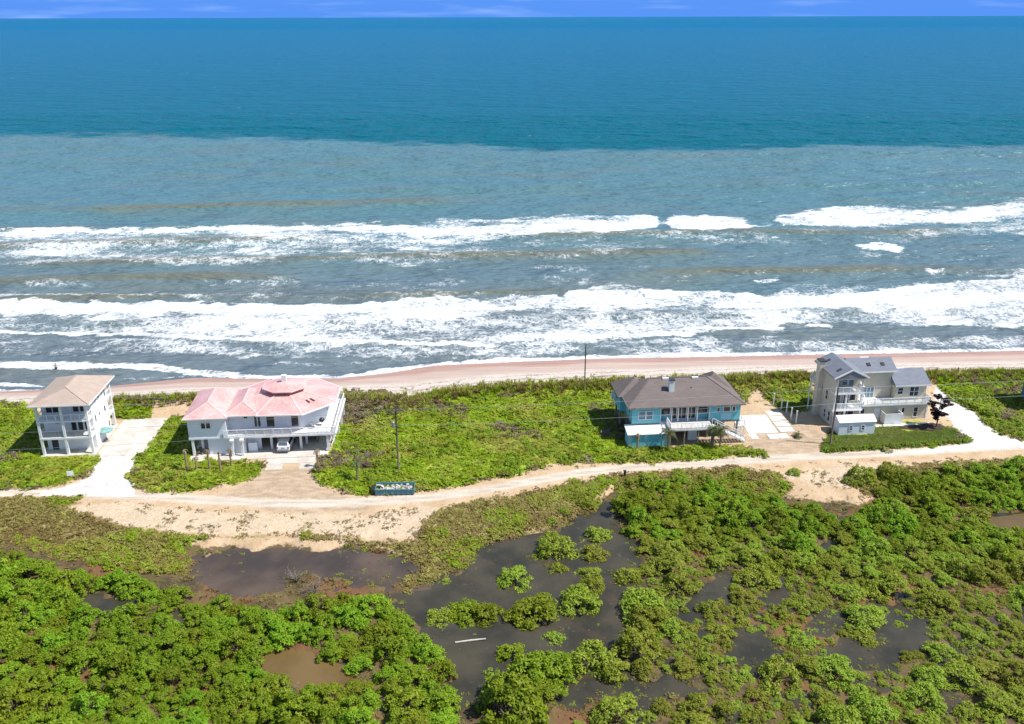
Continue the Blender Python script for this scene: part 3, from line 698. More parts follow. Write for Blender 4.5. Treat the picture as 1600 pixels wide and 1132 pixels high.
def hip(m, u0, u1, v0, v1, z, zr, axis, a0, a1, th=0.2):
    """hip/gable roof; a0,a1 = inset of the ridge ends (0 = gable)"""
    if axis == 'u': r0 = (u0 + a0, (v0 + v1) / 2, zr); r1 = (u1 - a1, (v0 + v1) / 2, zr)
    else: r0 = ((u0 + u1) / 2, v0 + a0, zr); r1 = ((u0 + u1) / 2, v1 - a1, zr)
    e = [(u0, v0, z), (u1, v0, z), (u1, v1, z), (u0, v1, z)]; t = [(x, y, k + th) for x, y, k in e]
    vs = e + t + [r0, r1]
    fs = [(0, 3, 2, 1), (0, 1, 5, 4), (1, 2, 6, 5), (2, 3, 7, 6), (3, 0, 4, 7)]
    if axis == 'u': fs += [(4, 5, 9, 8), (6, 7, 8, 9), (5, 6, 9), (7, 4, 8)]
    else: fs += [(4, 5, 8), (6, 7, 9), (5, 6, 9, 8), (7, 4, 8, 9)]
    return m.add(vs, fs)
def ridge_cap(P, segs, mat, w=0.16):
    m = MB()
    for a, b in segs: m.beam(a, b, w, 0.07)
    return m.build('ridge_cap', mat, P)
def stairs(P, top, bot, w, n, mat='white_paint', name='stairs'):
    """straight flight; w is the width vector"""
    top = Vector(top); bot = Vector(bot); w = Vector(w); m = MB(); dn = (bot - top)
    for s in (Vector((0, 0, 0)), w): m.beam(top + s - Vector((0, 0, 0.1)), bot + s + Vector((0, 0, 0.05)), 0.08, 0.26)
    run = Vector((dn.x, dn.y, 0)) / n; q = run * 0.5
    for i in range(n):
        c = top + dn * ((i + 0.5) / n)
        p = [c - q, c + q, c + q + w, c - q + w]
        m.add([(a.x, a.y, c.z - 0.03) for a in p] + [(a.x, a.y, c.z + 0.02) for a in p], [(0, 3, 2, 1), (4, 5, 6, 7), (0, 1, 5, 4), (1, 2, 6, 5), (2, 3, 7, 6), (3, 0, 4, 7)])
    st = m.build(name, mat, P)
    for s in (Vector((0, 0, 0)), w):
        r = MB(); r.beam(top + s + Vector((0, 0, 0.95)), bot + s + Vector((0, 0, 0.95)), 0.09, 0.07)
        k = max(2, int(dn.length / 0.9))
        for i in range(k + 1):
            c = top + s + dn * (i / k); r.box(c.x - 0.04, c.x + 0.04, c.y - 0.04, c.y + 0.04, c.z - 0.05, c.z + 0.93)
        r.build('handrail', mat, st)
    return st

# ---- A: tall white house, left
def house_a():
    x, y = gp(67, 713); P = thing('beach_house', 'tall white three-storey beach house with tan hip roof and stacked porches', 'house', (x, y, 0), RZ)
    w, v1, v2, d = 7.3, 1.9, 8.3, 10.1
    box('foundation', 'concrete', P, -0.25, w + 0.25, -0.35, d + 0.3, -0.3, 0.08)
    for k, (z0, z1) in enumerate([(0.08, 2.55), (2.85, 5.25), (5.5, 8.0)]):
        box('wall', 'white_stucco', P, 0.12, w - 0.12, v1, v2, z0, z1)
    for z0, z1 in [(2.55, 2.85), (5.25, 5.5)]: box('floor_slab', 'white_paint', P, -0.02, w + 0.02, -0.02, d + 0.02, z0, z1)
    for u in (0.18, 3.58, w - 0.18):
        for v in (0.16, d - 0.16):
            m = MB()
            for z0, z1 in [(0.08, 2.55), (2.85, 5.25), (5.5, 7.98)]: m.box(u - 0.17, u + 0.17, v - 0.16, v + 0.16, z0, z1)
            m.build('porch_post', 'white_paint', P)
    for z in (2.85, 5.5):
        for a, b in [(0.35, 3.41), (3.75, w - 0.35)]: railing(P, [(a, 0.16, z), (b, 0.16, z)], 0.9, 'grey_metal' if z < 5 else 'cool_white', 0.14)
        railing(P, [(w - 0.14, 0.35, z), (w - 0.14, v1 - 0.02, z)], 0.9, 'white_paint'); railing(P, [(w - 0.14, v2 + 0.02, z), (w - 0.14, d - 0.36, z)], 0.9, 'white_paint')
        railing(P, [(0.14, 0.35, z), (0.14, v1 - 0.02, z)], 0.9, 'white_paint')
    for a, b in [(0.85, 1.65), (1.8, 2.6), (4.65, 5.45), (5.65, 6.4)]: win_f(P, a, b, 6.1, 7.35, v1)
    win_f(P, 1.8, 2.45, 4.35, 4.85, v1)
    for a in (4.0, 4.95, 5.9): win_f(P, a, a + 0.72, 3.05, 4.75, v1, name='glass_door')
    dr = box('door', 'dark_metal', P, 0.75, 1.65, v1 - 0.06, v1 - 0.004, 0.1, 2.1); box('handle', 'grey_metal', dr, 1.5, 1.56, v1 - 0.12, v1 - 0.06, 1.0, 1.14)
    for a in (2.25, 5.4): box('wall_lamp', 'dark_metal', P, a, a + 0.3, v1 - 0.16, v1 - 0.004, 1.75, 2.15)
    win_s(P, 2.6, 3.0, 4.0, 5.0, w - 0.12, 1); win_s(P, 4.3, 4.65, 4.25, 4.75, w - 0.12, 1); win_s(P, 6.5, 7.0, 3.9, 4.8, w - 0.12, 1)
    for v in (3.5, 4.9, 6.3): win_s(P, v, v + 0.35, 6.7, 7.2, w - 0.12, 1)
    win_s(P, 7.3, 7.8, 6.1, 7.2, w - 0.12, 1); win_s(P, 7.3, 7.8, 1.0, 2.0, w - 0.12, 1)
    for z in (3.6, 6.2): win_s(P, 4, 5, z, z + 1, 0.12, -1)
    m = MB(); hip(m, -0.65, w + 0.65, -0.55, d + 0.6, 8.0, 9.6, 'v', 3.6, 3.0, 0.16); rf = m.build('roof', 'tan_shingle', P)
    ridge_cap(rf, [((-0.6, -0.5, 8.2), (3.65, 3.05, 9.62)), ((w + 0.6, -0.5, 8.2), (3.65, 3.05, 9.62)), ((3.65, 3.05, 9.62), (3.65, 7.7, 9.62))], 'tan_shingle', 0.2)
    m = MB(); m.box(-0.68, w + 0.68, -0.60, -0.552, 7.98, 8.17); m.box(w + 0.652, w + 0.70, -0.6, d + 0.62, 7.98, 8.17); m.build('gutter', 'white_paint', P)
    mm = MB()
    for z, r in ((6.9, 0.05),): mm.beam((5.2, d - 0.5, z), (5.8, d - 0.5, z), r)
    x, y = gp(167, 690)
    U = thing('patio_umbrella', 'teal patio umbrella on a pole beside the tall white house', 'umbrella', (x, y, 0.07), RZ)
    MB().tube([(0, 0, 0.04), (0, 0, 2.35)], 0.045, 8).build('pole', 'dark_metal', U)
    MB().tube([(0, 0, 0), (0, 0, 0.10)], [0.38, 0.30], 14).build('base', 'wood_grey', U)
    m = MB(); n = 8; ring = [(1.15 * math.cos(2 * math.pi * i / n), 1.15 * math.sin(2 * math.pi * i / n), 1.85) for i in range(n)]
    m.add(ring + [(a, b, c - 0.14) for a, b, c in ring] + [(0, 0, 2.45)], [(i, (i + 1) % n, 16) for i in range(n)] + [(8 + i, 8 + (i + 1) % n, (i + 1) % n, i) for i in range(n)]).build('canopy', 'teal_cloth', U)
    # driveway slabs
    X, Y = gp(67, 713); D = bpy.data.objects.new('driveway', None); C.objects.link(D); D.location = (X, Y, 0); D.rotation_euler = (0, 0, RZ); tag(D, 'tan concrete parking court beside the tall white house', kind='structure')
    me = MB().box(0, 3.4, 0, 3.2, -0.2, 0.045).mesh('slab'); me.materials.append(M['concrete'])
    for i in range(2):
        for j in range(4):
            shared('slab', me, D, (7.75 + i * 3.43 + 0.02 * j, -0.9 + j * 3.23, 0.004 * ((i + j) % 2)), 0, (1, 1, 1))
    x, y, z = at(110, 748); sg = thing('yard_sign', 'small white sign standing on the lawn by the shell driveway', 'sign', (x, y, z), rad(14))
    box('panel', 'white_paint', sg, -0.42, 0.42, -0.03, 0.03, 0.45, 1.15); box('post', 'wood_grey', sg, -0.3, -0.22, 0.031, 0.09, -0.1, 1.1); box('post', 'wood_grey', sg, 0.22, 0.3, 0.031, 0.09, -0.1, 1.1)
house_a()

# ---- B: pink-roofed house on columns
def house_b():
    x, y = gp(303, 716); P = thing('beach_house', 'wide white beach house on columns with faceted pink metal roof and wraparound deck', 'house', (x, y, 0), RZ)
    box('foundation', 'concrete', P, -0.6, 19.3, -1.2, 12.5, -0.3, 0.07)
    FZ = 3.0; EZ = 6.05
    # upper storey
    box('wall', 'blue_white_siding', P, -0.5, 4.9, 0.5, 10.2, FZ, EZ, ); box('wall', 'blue_white_siding', P, 4.9, 9.6, 2.3, 10.0, FZ, EZ)
    octo = lambda k: [(12.6 + (a - 12.6) * k, 7.4 + (b - 7.4) * k) for a, b in [(9.3, 0.4), (15.9, 0.2), (20.5, 4.4), (20.6, 10.2), (16.2, 14.6), (9.2, 14.6), (4.9, 10.3), (4.9, 4.4)]]
    MB().prism([(9.6, 2.35), (15.3, 2.25), (18.7, 5.2), (18.8, 9.7), (15.6, 12.9), (9.7, 12.9)], FZ, EZ).build('wall', 'blue_white_siding', P)
    # lower storey
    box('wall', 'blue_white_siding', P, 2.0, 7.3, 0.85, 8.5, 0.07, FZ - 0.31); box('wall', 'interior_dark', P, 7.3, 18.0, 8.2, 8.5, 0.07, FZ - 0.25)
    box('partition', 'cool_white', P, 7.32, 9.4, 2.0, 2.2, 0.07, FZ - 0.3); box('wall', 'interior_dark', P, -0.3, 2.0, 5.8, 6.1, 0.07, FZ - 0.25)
    box('wall', 'dark_wall', P, 17.2, 17.45, 3.4, 8.2, 0.07, FZ - 0.25)
    bd = box('fence_panel', 'cool_white', P, 7.6, 8.9, 1.2, 1.3, 0.07, 1.5)
    # deck
    deck = [(4.9, 0.35), (20.6, 0.3), (20.9, 12.6), (15.6, 12.95), (18.85, 9.75), (18.75, 5.15), (15.35, 2.2), (9.6, 2.3), (4.9, 2.3)]
    MB().prism([(4.9, 0.3), (20.6, 0.2), (20.9, 13.2), (9.0, 13.2), (4.9, 9.0)], FZ - 0.30, FZ - 0.005).build('deck', 'white_paint', P)
    box('floor_beam', 'cool_white', P, -0.55, 4.85, 0.45, 10.2, FZ - 0.28, FZ - 0.004)
    railing(P, [(5.1, 0.42, FZ), (20.45, 0.32, FZ), (20.72, 12.9, FZ), (15.5, 13.05, FZ)], 1.0, 'white_paint', 0.16, 0.05)
    box('balcony_panel', 'cool_white', P, 4.45, 5.1, 0.30, 0.38, FZ - 0.2, FZ + 1.0)
    for u, v in [(-0.1, 0.7), (0.95, 1.9), (5.6, 0.0), (7.0, 0.0), (10.9, 1.9), (11.6, 3.6), (15.2, 1.7), (15.8, 3.3), (19.3, 0.5), (19.8, 3.2), (20.2, 6.4), (20.4, 9.6), (20.5, 12.4)]:
        box('column', 'white_paint', P, u - 0.17, u + 0.17, v - 0.17, v + 0.17, 0.06, FZ - 0.29)
    for u in (5.6, 7.0): box('column_cap', 'white_paint', P, u - 0.26, u + 0.26, -0.27, 0.28, FZ - 0.65, FZ - 0.305)
    m = MB()
    for z in (0.8, 1.5, 2.2): m.beam((19.75, 0.6, z), (20.15, 6.4, z), 0.07, 0.1)
    m.build('rail', 'white_paint', P)
    # windows
    win_f(P, 1.45, 2.0, 4.45, 5.35, 0.5); win_f(P, 2.15, 2.7, 4.45, 5.35, 0.5)
    win_f(P, 7.2, 7.7, 5.0, 5.5, 2.3)
    win_f(P, 8.65, 9.0, 3.6, 5.5, 2.3, name='glass_door'); win_f(P, 9.15, 9.5, 3.6, 5.5, 2.3, name='glass_door')
    win_f(P, 10.4, 11.5, 3.5, 5.5, 2.33, name='glass_door'); win_f(P, 14.0, 15.0, 3.5, 5.5, 2.27, name='glass_door')
    for a, b in [(0.1, 0.75), (0.9, 1.5)]: win_f(P, a, b, 0.9, 2.4, 5.8)
    win_s(P, 3, 4, 4.3, 5.4, -0.5, -1); win_s(P, 6.4, 7.6, 4.0, 5.5, 18.75, 1)
    # roofs
    m = MB(); hip(m, -1.0, 5.3, 0.0, 10.8, EZ, 7.55, 'v', 3.0, 2.4, 0.14); r1 = m.build('roof', 'pink_metal', P)
    ridge_cap(r1, [((-0.95, 0.05, EZ + .17), (2.15, 3.0, 7.56)), ((5.25, 0.05, EZ + .17), (2.15, 3.0, 7.56)), ((2.15, 3.0, 7.56), (2.15, 8.4, 7.56))], 'pink_ridge')
    m = MB(); hip(m, 4.7, 9.7, 0.62, 10.5, EZ - 0.006, 7.42, 'v', 2.4, 2.4, 0.14); r2 = m.build('roof', 'pink_metal', P)
    ridge_cap(r2, [((4.75, 0.67, EZ + .17), (7.2, 3.02, 7.43)), ((9.65, 0.67, EZ + .17), (7.2, 3.02, 7.43)), ((7.2, 3.02, 7.43), (7.2, 8.1, 7.43))], 'pink_ridge')
    o8 = octo(1.0); top = 7.95; n = 8; cx, cy = 12.6, 7.4
    k = 0.30; inner = [(cx + (a - cx) * k, cy + (b - cy) * k) for a, b in o8]; zi = EZ + 0.16 + (top - EZ - 0.16) * (1 - k)
    m = MB(); m.add([(a, b, EZ - 0.012) for a, b in o8] + [(a, b, EZ + 0.15) for a, b in o8] + [(a, b, zi) for a, b in inner],
        [tuple(reversed(range(8)))] + [(i, (i + 1) % n, 8 + (i + 1) % n, 8 + i) for i in range(n)] + [(8 + i, 8 + (i + 1) % n, 16 + (i + 1) % n, 16 + i) for i in range(n)] + [tuple(range(16, 24))])
    rf = m.build('roof', 'pink_metal', P)
    ridge_cap(rf, [((a[0], a[1], EZ + 0.17), (b[0], b[1], zi + 0.02)) for a, b in zip(o8, inner)], 'pink_ridge', 0.2)
    # clerestory ring and its little roof
    MB().prism([(cx + (a - cx) * 0.27, cy + (b - cy) * 0.27) for a, b in o8], zi - 0.1, zi + 0.45).build('clerestory', 'dark_wall', rf)
    ou = [(cx + (a - cx) * 0.40, cy + (b - cy) * 0.40) for a, b in o8]; z0 = zi + 0.45
    m = MB(); m.add([(a, b, z0) for a, b in ou] + [(a, b, z0 + 0.12) for a, b in ou] + [(cx, cy, z0 + 0.85)], [tuple(reversed(range(8)))] + [(i, (i + 1) % n, 8 + (i + 1) % n, 8 + i) for i in range(n)] + [(8 + i, 8 + (i + 1) % n, 16) for i in range(n)])
    cu = m.build('cupola', 'pink_metal', rf)
    box('chimney', 'white_paint', rf, cx - 0.35, cx + 0.35, cy - 0.35, cy + 0.35, z0 + 0.3, z0 + 1.75); 
    m = MB()
    for i in range(8): a, b = ou[i], ou[(i + 1) % n]; m.beam((a[0], a[1], z0 + 0.06), (b[0], b[1], z0 + 0.06), 0.10, 0.16)
    m.build('fascia', 'pink_ridge', rf)
    m = MB()
    for i in range(8): a, b = o8[i], o8[(i + 1) % n]; m.beam((a[0], a[1], EZ + 0.06), (b[0], b[1], EZ + 0.06), 0.12, 0.2)
    m.build('gutter', 'white_paint', P)
    m = MB(); m.box(-1.05, 5.35, -0.06, -0.004, EZ - 0.02, EZ + 0.16); m.box(4.65, 9.75, 0.56, 0.616, EZ - 0.02, EZ + 0.15); m.build('gutter', 'white_paint', P)
    sl = lambda u, v: EZ + 0.15 + (zi - EZ - 0.15) * 0
    for q in (0.42, 0.60):                                   # two skylights on the right front slope
        a = Vector((15.9, 0.2, EZ + 0.15)); b = Vector((20.5, 4.4, EZ + 0.15)); c = Vector((*inner[2], zi)); d = Vector((*inner[1], zi))
        f = lambda s, t_: (a * (1 - s) + b * s) * (1 - t_) + (d * (1 - s) + c * s) * t_
        pts = [f(q, 0.34), f(q + 0.07, 0.34), f(q + 0.08, 0.50), f(q + 0.01, 0.50)]; up = Vector((0, 0, 0.08))
        MB().add([p - up * .5 for p in pts] + [p + up for p in pts], [(0, 3, 2, 1), (4, 5, 6, 7), (0, 1, 5, 4), (1, 2, 6, 5), (2, 3, 7, 6), (3, 0, 4, 7)]).build('skylight', 'skylight', rf)
    # things on the deck
    to = Matrix.Translation((x, y, 0)) @ Matrix.Rotation(RZ, 4, 'Z')
    p = to @ Vector((18.3, 3.2, FZ)); G = thing('barbecue_grill', 'dark round grill standing on the white deck corner', 'grill', p, RZ)
    MB().tube([(0, 0, 0.55), (0, 0, 0.7), (0, 0, 0.95), (0, 0, 1.15), (0, 0, 1.22)], [0.22, 0.36, 0.42, 0.28, 0.06], 14).build('bowl', 'dark_metal', G, smooth=True)
    for i in range(3): a = i * 2.1; MB().tube([(0.15 * math.cos(a), 0.15 * math.sin(a), 0.6), (0.36 * math.cos(a), 0.36 * math.sin(a), 0)], 0.03, 6).build('leg', 'dark_metal', G)
    p = to @ Vector((17.1, 2.5, FZ)); G = thing('round_table', 'low round grey table on the deck beside the grill', 'table', p, RZ)
    MB().tube([(0, 0, 0.62), (0, 0, 0.68)], 0.55, 16).build('tabletop', 'grey_metal', G); MB().tube([(0, 0, 0), (0, 0, 0.63)], 0.05, 8).build('leg', 'dark_metal', G)
    MB().tube([(0, 0, 0), (0, 0, 0.04)], 0.3, 12).build('base', 'dark_metal', G)
    # entry slab of concrete
    D = bpy.data.objects.new('driveway_apron', None); C.objects.link(D); D.location = (x, y, 0); D.rotation_euler = (0, 0, RZ); tag(D, 'broken pale concrete apron in front of the carport', kind='structure')
    me = MB().box(0, 2.3, 0, 1.75, -0.2, 0.04).mesh('slab'); me.materials.append(M['concrete'])
    for i, (u, v) in enumerate([(10.6, -3.0), (12.95, -3.05), (15.3, -3.05), (15.6, -4.85), (10.9, -4.8)]): shared('slab', me, D, (u, v, 0.004 * (i % 2)), 0.02 * (i % 3 - 1))
    # suv
    p = to @ Vector((12.75, 0.1, 0.07)); suv(p, RZ + rad(-4))
def suv(loc, rz):
    P = thing('parked_car', 'white sport utility vehicle parked nose-in under the pink-roofed house', 'car', loc, rz)
    # side profile (v, z), rear at v=0
    def hull(prof, w0, w1, name, mat):
        n = len(prof); m = MB(); vs = []
        for sg in (-1, 1):
            for v, z, t in prof: vs.append((sg * (w0 * (1 - t) + w1 * t), v, z))
        fs = [tuple(range(n)), tuple(reversed(range(n, 2 * n)))] + [(i, n + i, n + (i + 1) % n, (i + 1) % n) for i in range(n)]
        return m.add(vs, fs).build(name, mat, P, 0.05)
    hull([(0.05, 0.38, 0.3), (4.55, 0.38, 0.4), (4.7, 0.62, 0.2), (4.62, 0.95, 0.2), (3.5, 1.12, 0), (0.04, 1.12, 0), (0, 0.75, 0)], 0.92, 0.84, 'body', 'car_white')
    hull([(0.04, 1.121, 0), (3.45, 1.121, 0), (2.75, 1.70, 1), (0.42, 1.75, 1)], 0.90, 0.70, 'cabin', 'car_white')
    q = MB(); q.add([(-0.70, 0.13, 1.22), (0.70, 0.13, 1.22), (0.60, 0.36, 1.64), (-0.60, 0.36, 1.64), (-0.70, 0.09, 1.20), (0.70, 0.09, 1.20), (0.60, 0.32, 1.66), (-0.60, 0.32, 1.66)], [(0, 1, 2, 3), (7, 6, 5, 4), (0, 4, 5, 1), (1, 5, 6, 2), (2, 6, 7, 3), (3, 7, 4, 0)]); q.build('rear_window', 'car_glass', P)
    for sg in (-1, 1):
        u0, u1 = sg * 0.885, sg * 0.735
        MB().add([(u0, 0.5, 1.2), (u0, 3.1, 1.2), (u1, 2.7, 1.62), (u1, 0.65, 1.64), (u0 + sg * .03, 0.5, 1.2), (u0 + sg * .03, 3.1, 1.2), (u1 + sg * .03, 2.7, 1.62), (u1 + sg * .03, 0.65, 1.64)], [(0, 1, 2, 3), (4, 5, 6, 7), (0, 1, 5, 4), (1, 2, 6, 5), (2, 3, 7, 6), (3, 0, 4, 7)]).build('side_window', 'glass', P)
        box('tail_light', 'red_lens', P, min(sg * .7, sg * .9), max(sg * .7, sg * .9), -0.035, 0.03, 0.82, 1.08)
        for v in (0.85, 3.65):
            wh = MB().tube([(sg * 0.70, v, 0.36), (sg * 0.95, v, 0.36)], 0.36, 18).build('wheel', 'rubber', P); MB().tube([(sg * 0.94, v, 0.36), (sg * 0.965, v, 0.36)], 0.21, 12).build('rim', 'grey_metal', wh)
        box('door_mirror', 'car_white', P, min(sg * .9, sg * 1.08), max(sg * .9, sg * 1.08), 2.95, 3.1, 1.12, 1.27)
    box('bumper', 'grey_metal', P, -0.86, 0.86, -0.08, 0.06, 0.42, 0.62); box('plate_recess', 'grey_metal', P, -0.26, 0.26, -0.02, 0.01, 0.78, 0.95)
house_b()

# ---- C: aqua house
def house_c():
    x, y = gp(984, 687); P = thing('beach_house', 'aqua blue stilt house with brown hip roof and white front deck', 'house', (x, y, 0), RZ)
    FZ, EZ = 2.85, 5.5
    box('wall', 'aqua_siding', P, 0.0, 4.3, -0.5, 9.2, FZ, EZ); box('wall', 'aqua_siding', P, 12.0, 16.6, -0.5, 9.2, FZ, EZ); box('wall', 'aqua_siding', P, 4.3, 12.0, 0.5, 9.0, FZ, EZ)
    box('wall', 'aqua_siding', P, -0.9, 0.0, 4.2, 8.6, FZ, EZ)
    box('floor_frame', 'wood_grey', P, 0.0, 16.6, -0.45, 9.1, FZ - 0.3, FZ - 0.004)
    box('lower_room', 'dark_wall', P, 7.4, 15.5, 3.6, 8.6, -0.1, FZ - 0.3)
    for u in (0.2, 2.6, 4.6, 6.6, 9.2, 11.8, 14.2, 16.4):
        for v in (-0.2, 3.4, 8.8):
            if v == -0.2 or u < 7: box('pile', 'wood_grey', P, u - 0.14, u + 0.14, v - 0.14, v + 0.14, -0.4, FZ - 0.3)
    for v in (5.0, 8.0): box('pile', 'wood_grey', P, -0.75, -0.47, v - 0.14, v + 0.14, -0.4, FZ)
    win_f(P, 1.05, 2.0, 3.55, 4.75, -0.5, 1, 2, 'glass_blue'); win_f(P, 2.0 + 0.18, 3.1, 3.55, 4.75, -0.5, 1, 2, 'glass_blue')
    # glazed porch with white posts
    for a, b in [(4.5, 6.0), (6.15, 7.0), (7.15, 8.5), (8.65, 9.95), (10.1, 11.8)]:
        if b < 6.1 or a > 10: win_f(P, a, b, 3.75, 5.15, 0.5, 1, 2 if a > 10 else 1)
        else: win_f(P, a, b, 3.0, 5.2, 0.5, 1 if b - a < 1 else 2, 1, name='sliding_door')
    for u in (4.38, 6.08, 7.08, 8.58, 10.02, 11.9): box('porch_post', 'white_paint', P, u - 0.07, u + 0.07, -0.42, -0.28, FZ, EZ)
    box('eave_beam', 'white_paint', P, 4.31, 11.99, -0.43, -0.27, EZ - 0.25, EZ - 0.003)
    box('porch_floor', 'white_paint', P, 4.31, 11.99, -0.47, 0.49, FZ - 0.29, FZ)
    win_f(P, 13.0, 13.35, 4.35, 4.95, -0.5); win_f(P, 14.0, 14.95, 4.25, 5.05, -0.5); win_f(P, 15.35, 15.75, 4.35, 5.05, -0.5)
    box('wall_panel', 'aqua_pale', P, 13.6, 15.3, -0.56, -0.504, 3.0, 4.1)
    for v in (0.8, 2.6): win_s(P, v, v + 0.8, 3.9, 4.9, 0.0, -1)
    win_s(P, 6.0, 7.0, 3.9, 4.9, -0.9, -1); box('air_unit', 'white_paint', P, -1.5, -0.9, 7.6, 8.5, 3.4, 4.4)
    # deck
    box('deck', 'offwhite', P, 5.2, 11.9, -3.1, -0.48, FZ - 0.28, FZ - 0.02)
    railing(P, [(5.3, -0.6, FZ), (5.3, -3.0, FZ), (11.1, -3.0, FZ)], 0.95, 'white_paint', 0.2, 0.06)
    for u in (5.35, 7.5, 9.6, 11.7): box('deck_post', 'wood_grey', P, u - 0.09, u + 0.09, -3.0, -2.82, -0.15, FZ - 0.27)
    stairs(P, (12.0, -2.9, FZ), (17.1, -2.6, 0.05), (0, 1.2, 0), 15)
    box('landing', 'white_paint', P, 16.4, 17.6, -0.4, 1.2, 1.6, 1.75); m = MB()
    for u, v in ((16.5, -0.3), (17.5, -0.3), (16.5, 1.1), (17.5, 1.1)): m.box(u - 0.06, u + 0.06, v - 0.06, v + 0.06, -0.1, 2.7)
    m.beam((16.5, -0.3, 2.65), (17.5, -0.3, 2.65), 0.08); m.beam((17.5, -0.3, 2.65), (17.5, 1.1, 2.65), 0.08); m.beam((17.5, -0.3, 0.1), (16.5, -0.3, 1.6), 0.07); m.build('side_porch', 'white_paint', P)
    box('cabinet', 'white_paint', P, 8.6, 9.9, -1.2, -0.7, 0.05, 1.7)
    # roof
    m = MB(); hip(m, -0.75, 17.1, -1.1, 9.8, EZ, 8.15, 'u', 4.4, 4.6, 0.2); rf = m.build('roof', 'brown_shingle', P)
    m = MB(); hip(m, -1.5, 4.6, 3.2, 9.2, EZ + 0.01, 7.7, 'v', 2.6, 2.9, 0.18); m.build('rear_gable', 'brown_shingle', rf); m = MB(); hip(m, 11.2, 17.0, 3.6, 9.4, EZ + 0.012, 8.1, 'v', 2.2, 2.9, 0.18); m.build('rear_gable', 'brown_shingle', rf)
    ridge_cap(rf, [((-0.7, -1.05, 5.72), (3.65, 4.35, 8.17)), ((17.05, -1.05, 5.72), (12.5, 4.35, 8.17)), ((3.65, 4.35, 8.17), (12.5, 4.35, 8.17))], 'brown_shingle', 0.22)
    ch = box('chimney', 'white_paint', rf, 6.0, 6.8, 1.6, 2.3, 6.6, 8.7); box('chimney_cap', 'dark_metal', ch, 6.0, 6.85, 1.5, 2.4, 8.72, 8.82)
    for u in (6.0, 10.6): box('skylight', 'white_metal', rf, u - 0.5, u + 0.5, 3.9, 4.2, 8.0, 8.24)
    m = MB(); m.tube([(9.6, 2.2, 6.9), (9.6, 2.2, 7.5)], 0.06, 8); m.build('vent_pipe', 'grey_metal', rf)
    m = MB(); m.box(-0.8, 17.15, -1.16, -1.104, EZ - 0.03, EZ + 0.2); m.box(-0.806, -0.754, -1.1, 3.38, EZ - 0.03, EZ + 0.2); m.build('fascia', 'wood_grey', P)
    # shed
    to = Matrix.Translation((x, y, 0)) @ Matrix.Rotation(RZ, 4, 'Z')
    G = thing('garden_shed', 'aqua shed with flat white roof in front of the stilt house', 'shed', to @ Vector((-0.9, -2.75, 0)), RZ)
    box('wall', 'aqua_pale', G, 0, 5.9, 0, 2.4, -0.15, 2.15, )
    MB().add([(-0.2, -0.3, 2.151), (6.1, -0.3, 2.151), (6.1, 2.6, 2.52), (-0.2, 2.6, 2.52), (-0.2, -0.3, 2.27), (6.1, -0.3, 2.27), (6.1, 2.6, 2.64), (-0.2, 2.6, 2.64)], [(0, 3, 2, 1), (4, 5, 6, 7), (0, 1, 5, 4), (1, 2, 6, 5), (2, 3, 7, 6), (3, 0, 4, 7)]).build('roof', 'white_metal', G)
    for a in (0.5, 2.9): dd = box('door', 'aqua_siding', G, a, a + 1.9, -0.05, -0.004, 0.0, 1.95); 
    m = MB(); m.beam((3.0, -0.08, 0.1), (4.7, -0.08, 1.85), 0.12, 0.05); m.beam((5.2, -0.05, 0), (5.2, -0.05, 2.1), 0.12, 0.08); m.build('brace', 'aqua_pale', G)
    # concrete pads at the right of the house
    D = bpy.data.objects.new('driveway_pads', None); C.objects.link(D); D.location = (x, y, 0); D.rotation_euler = (0, 0, RZ); tag(D, 'pale concrete parking pads between the aqua and the grey house', kind='structure')
    me = MB().box(0, 2.3, 0, 1.6, -0.2, 0.05).mesh('slab'); me.materials.append(M['offwhite'])
    for j in range(4):
        for i in range(3):
            u = 18.6 + i * 2.35 + j * 0.1
            if i == 2: shared('slab', me, D, (u + 0.35, 0.4 + j * 2.0, 0.004), 0.01 * j)
            else: shared('slab', me, D, (u, 0.2 + j * 1.66, 0.004 * ((i + j) % 2)))
    for i in range(3): shared('slab', me, D, (18.4 + i * 0.0, -1.6 - i * 0.0, 0.0) if i == 0 else (19.6 + i * 1.6, -1.9, 0.008 * i), 0.02 * i, (0.5 if i == 0 else 0.65, 1.0, 1))
house_c()

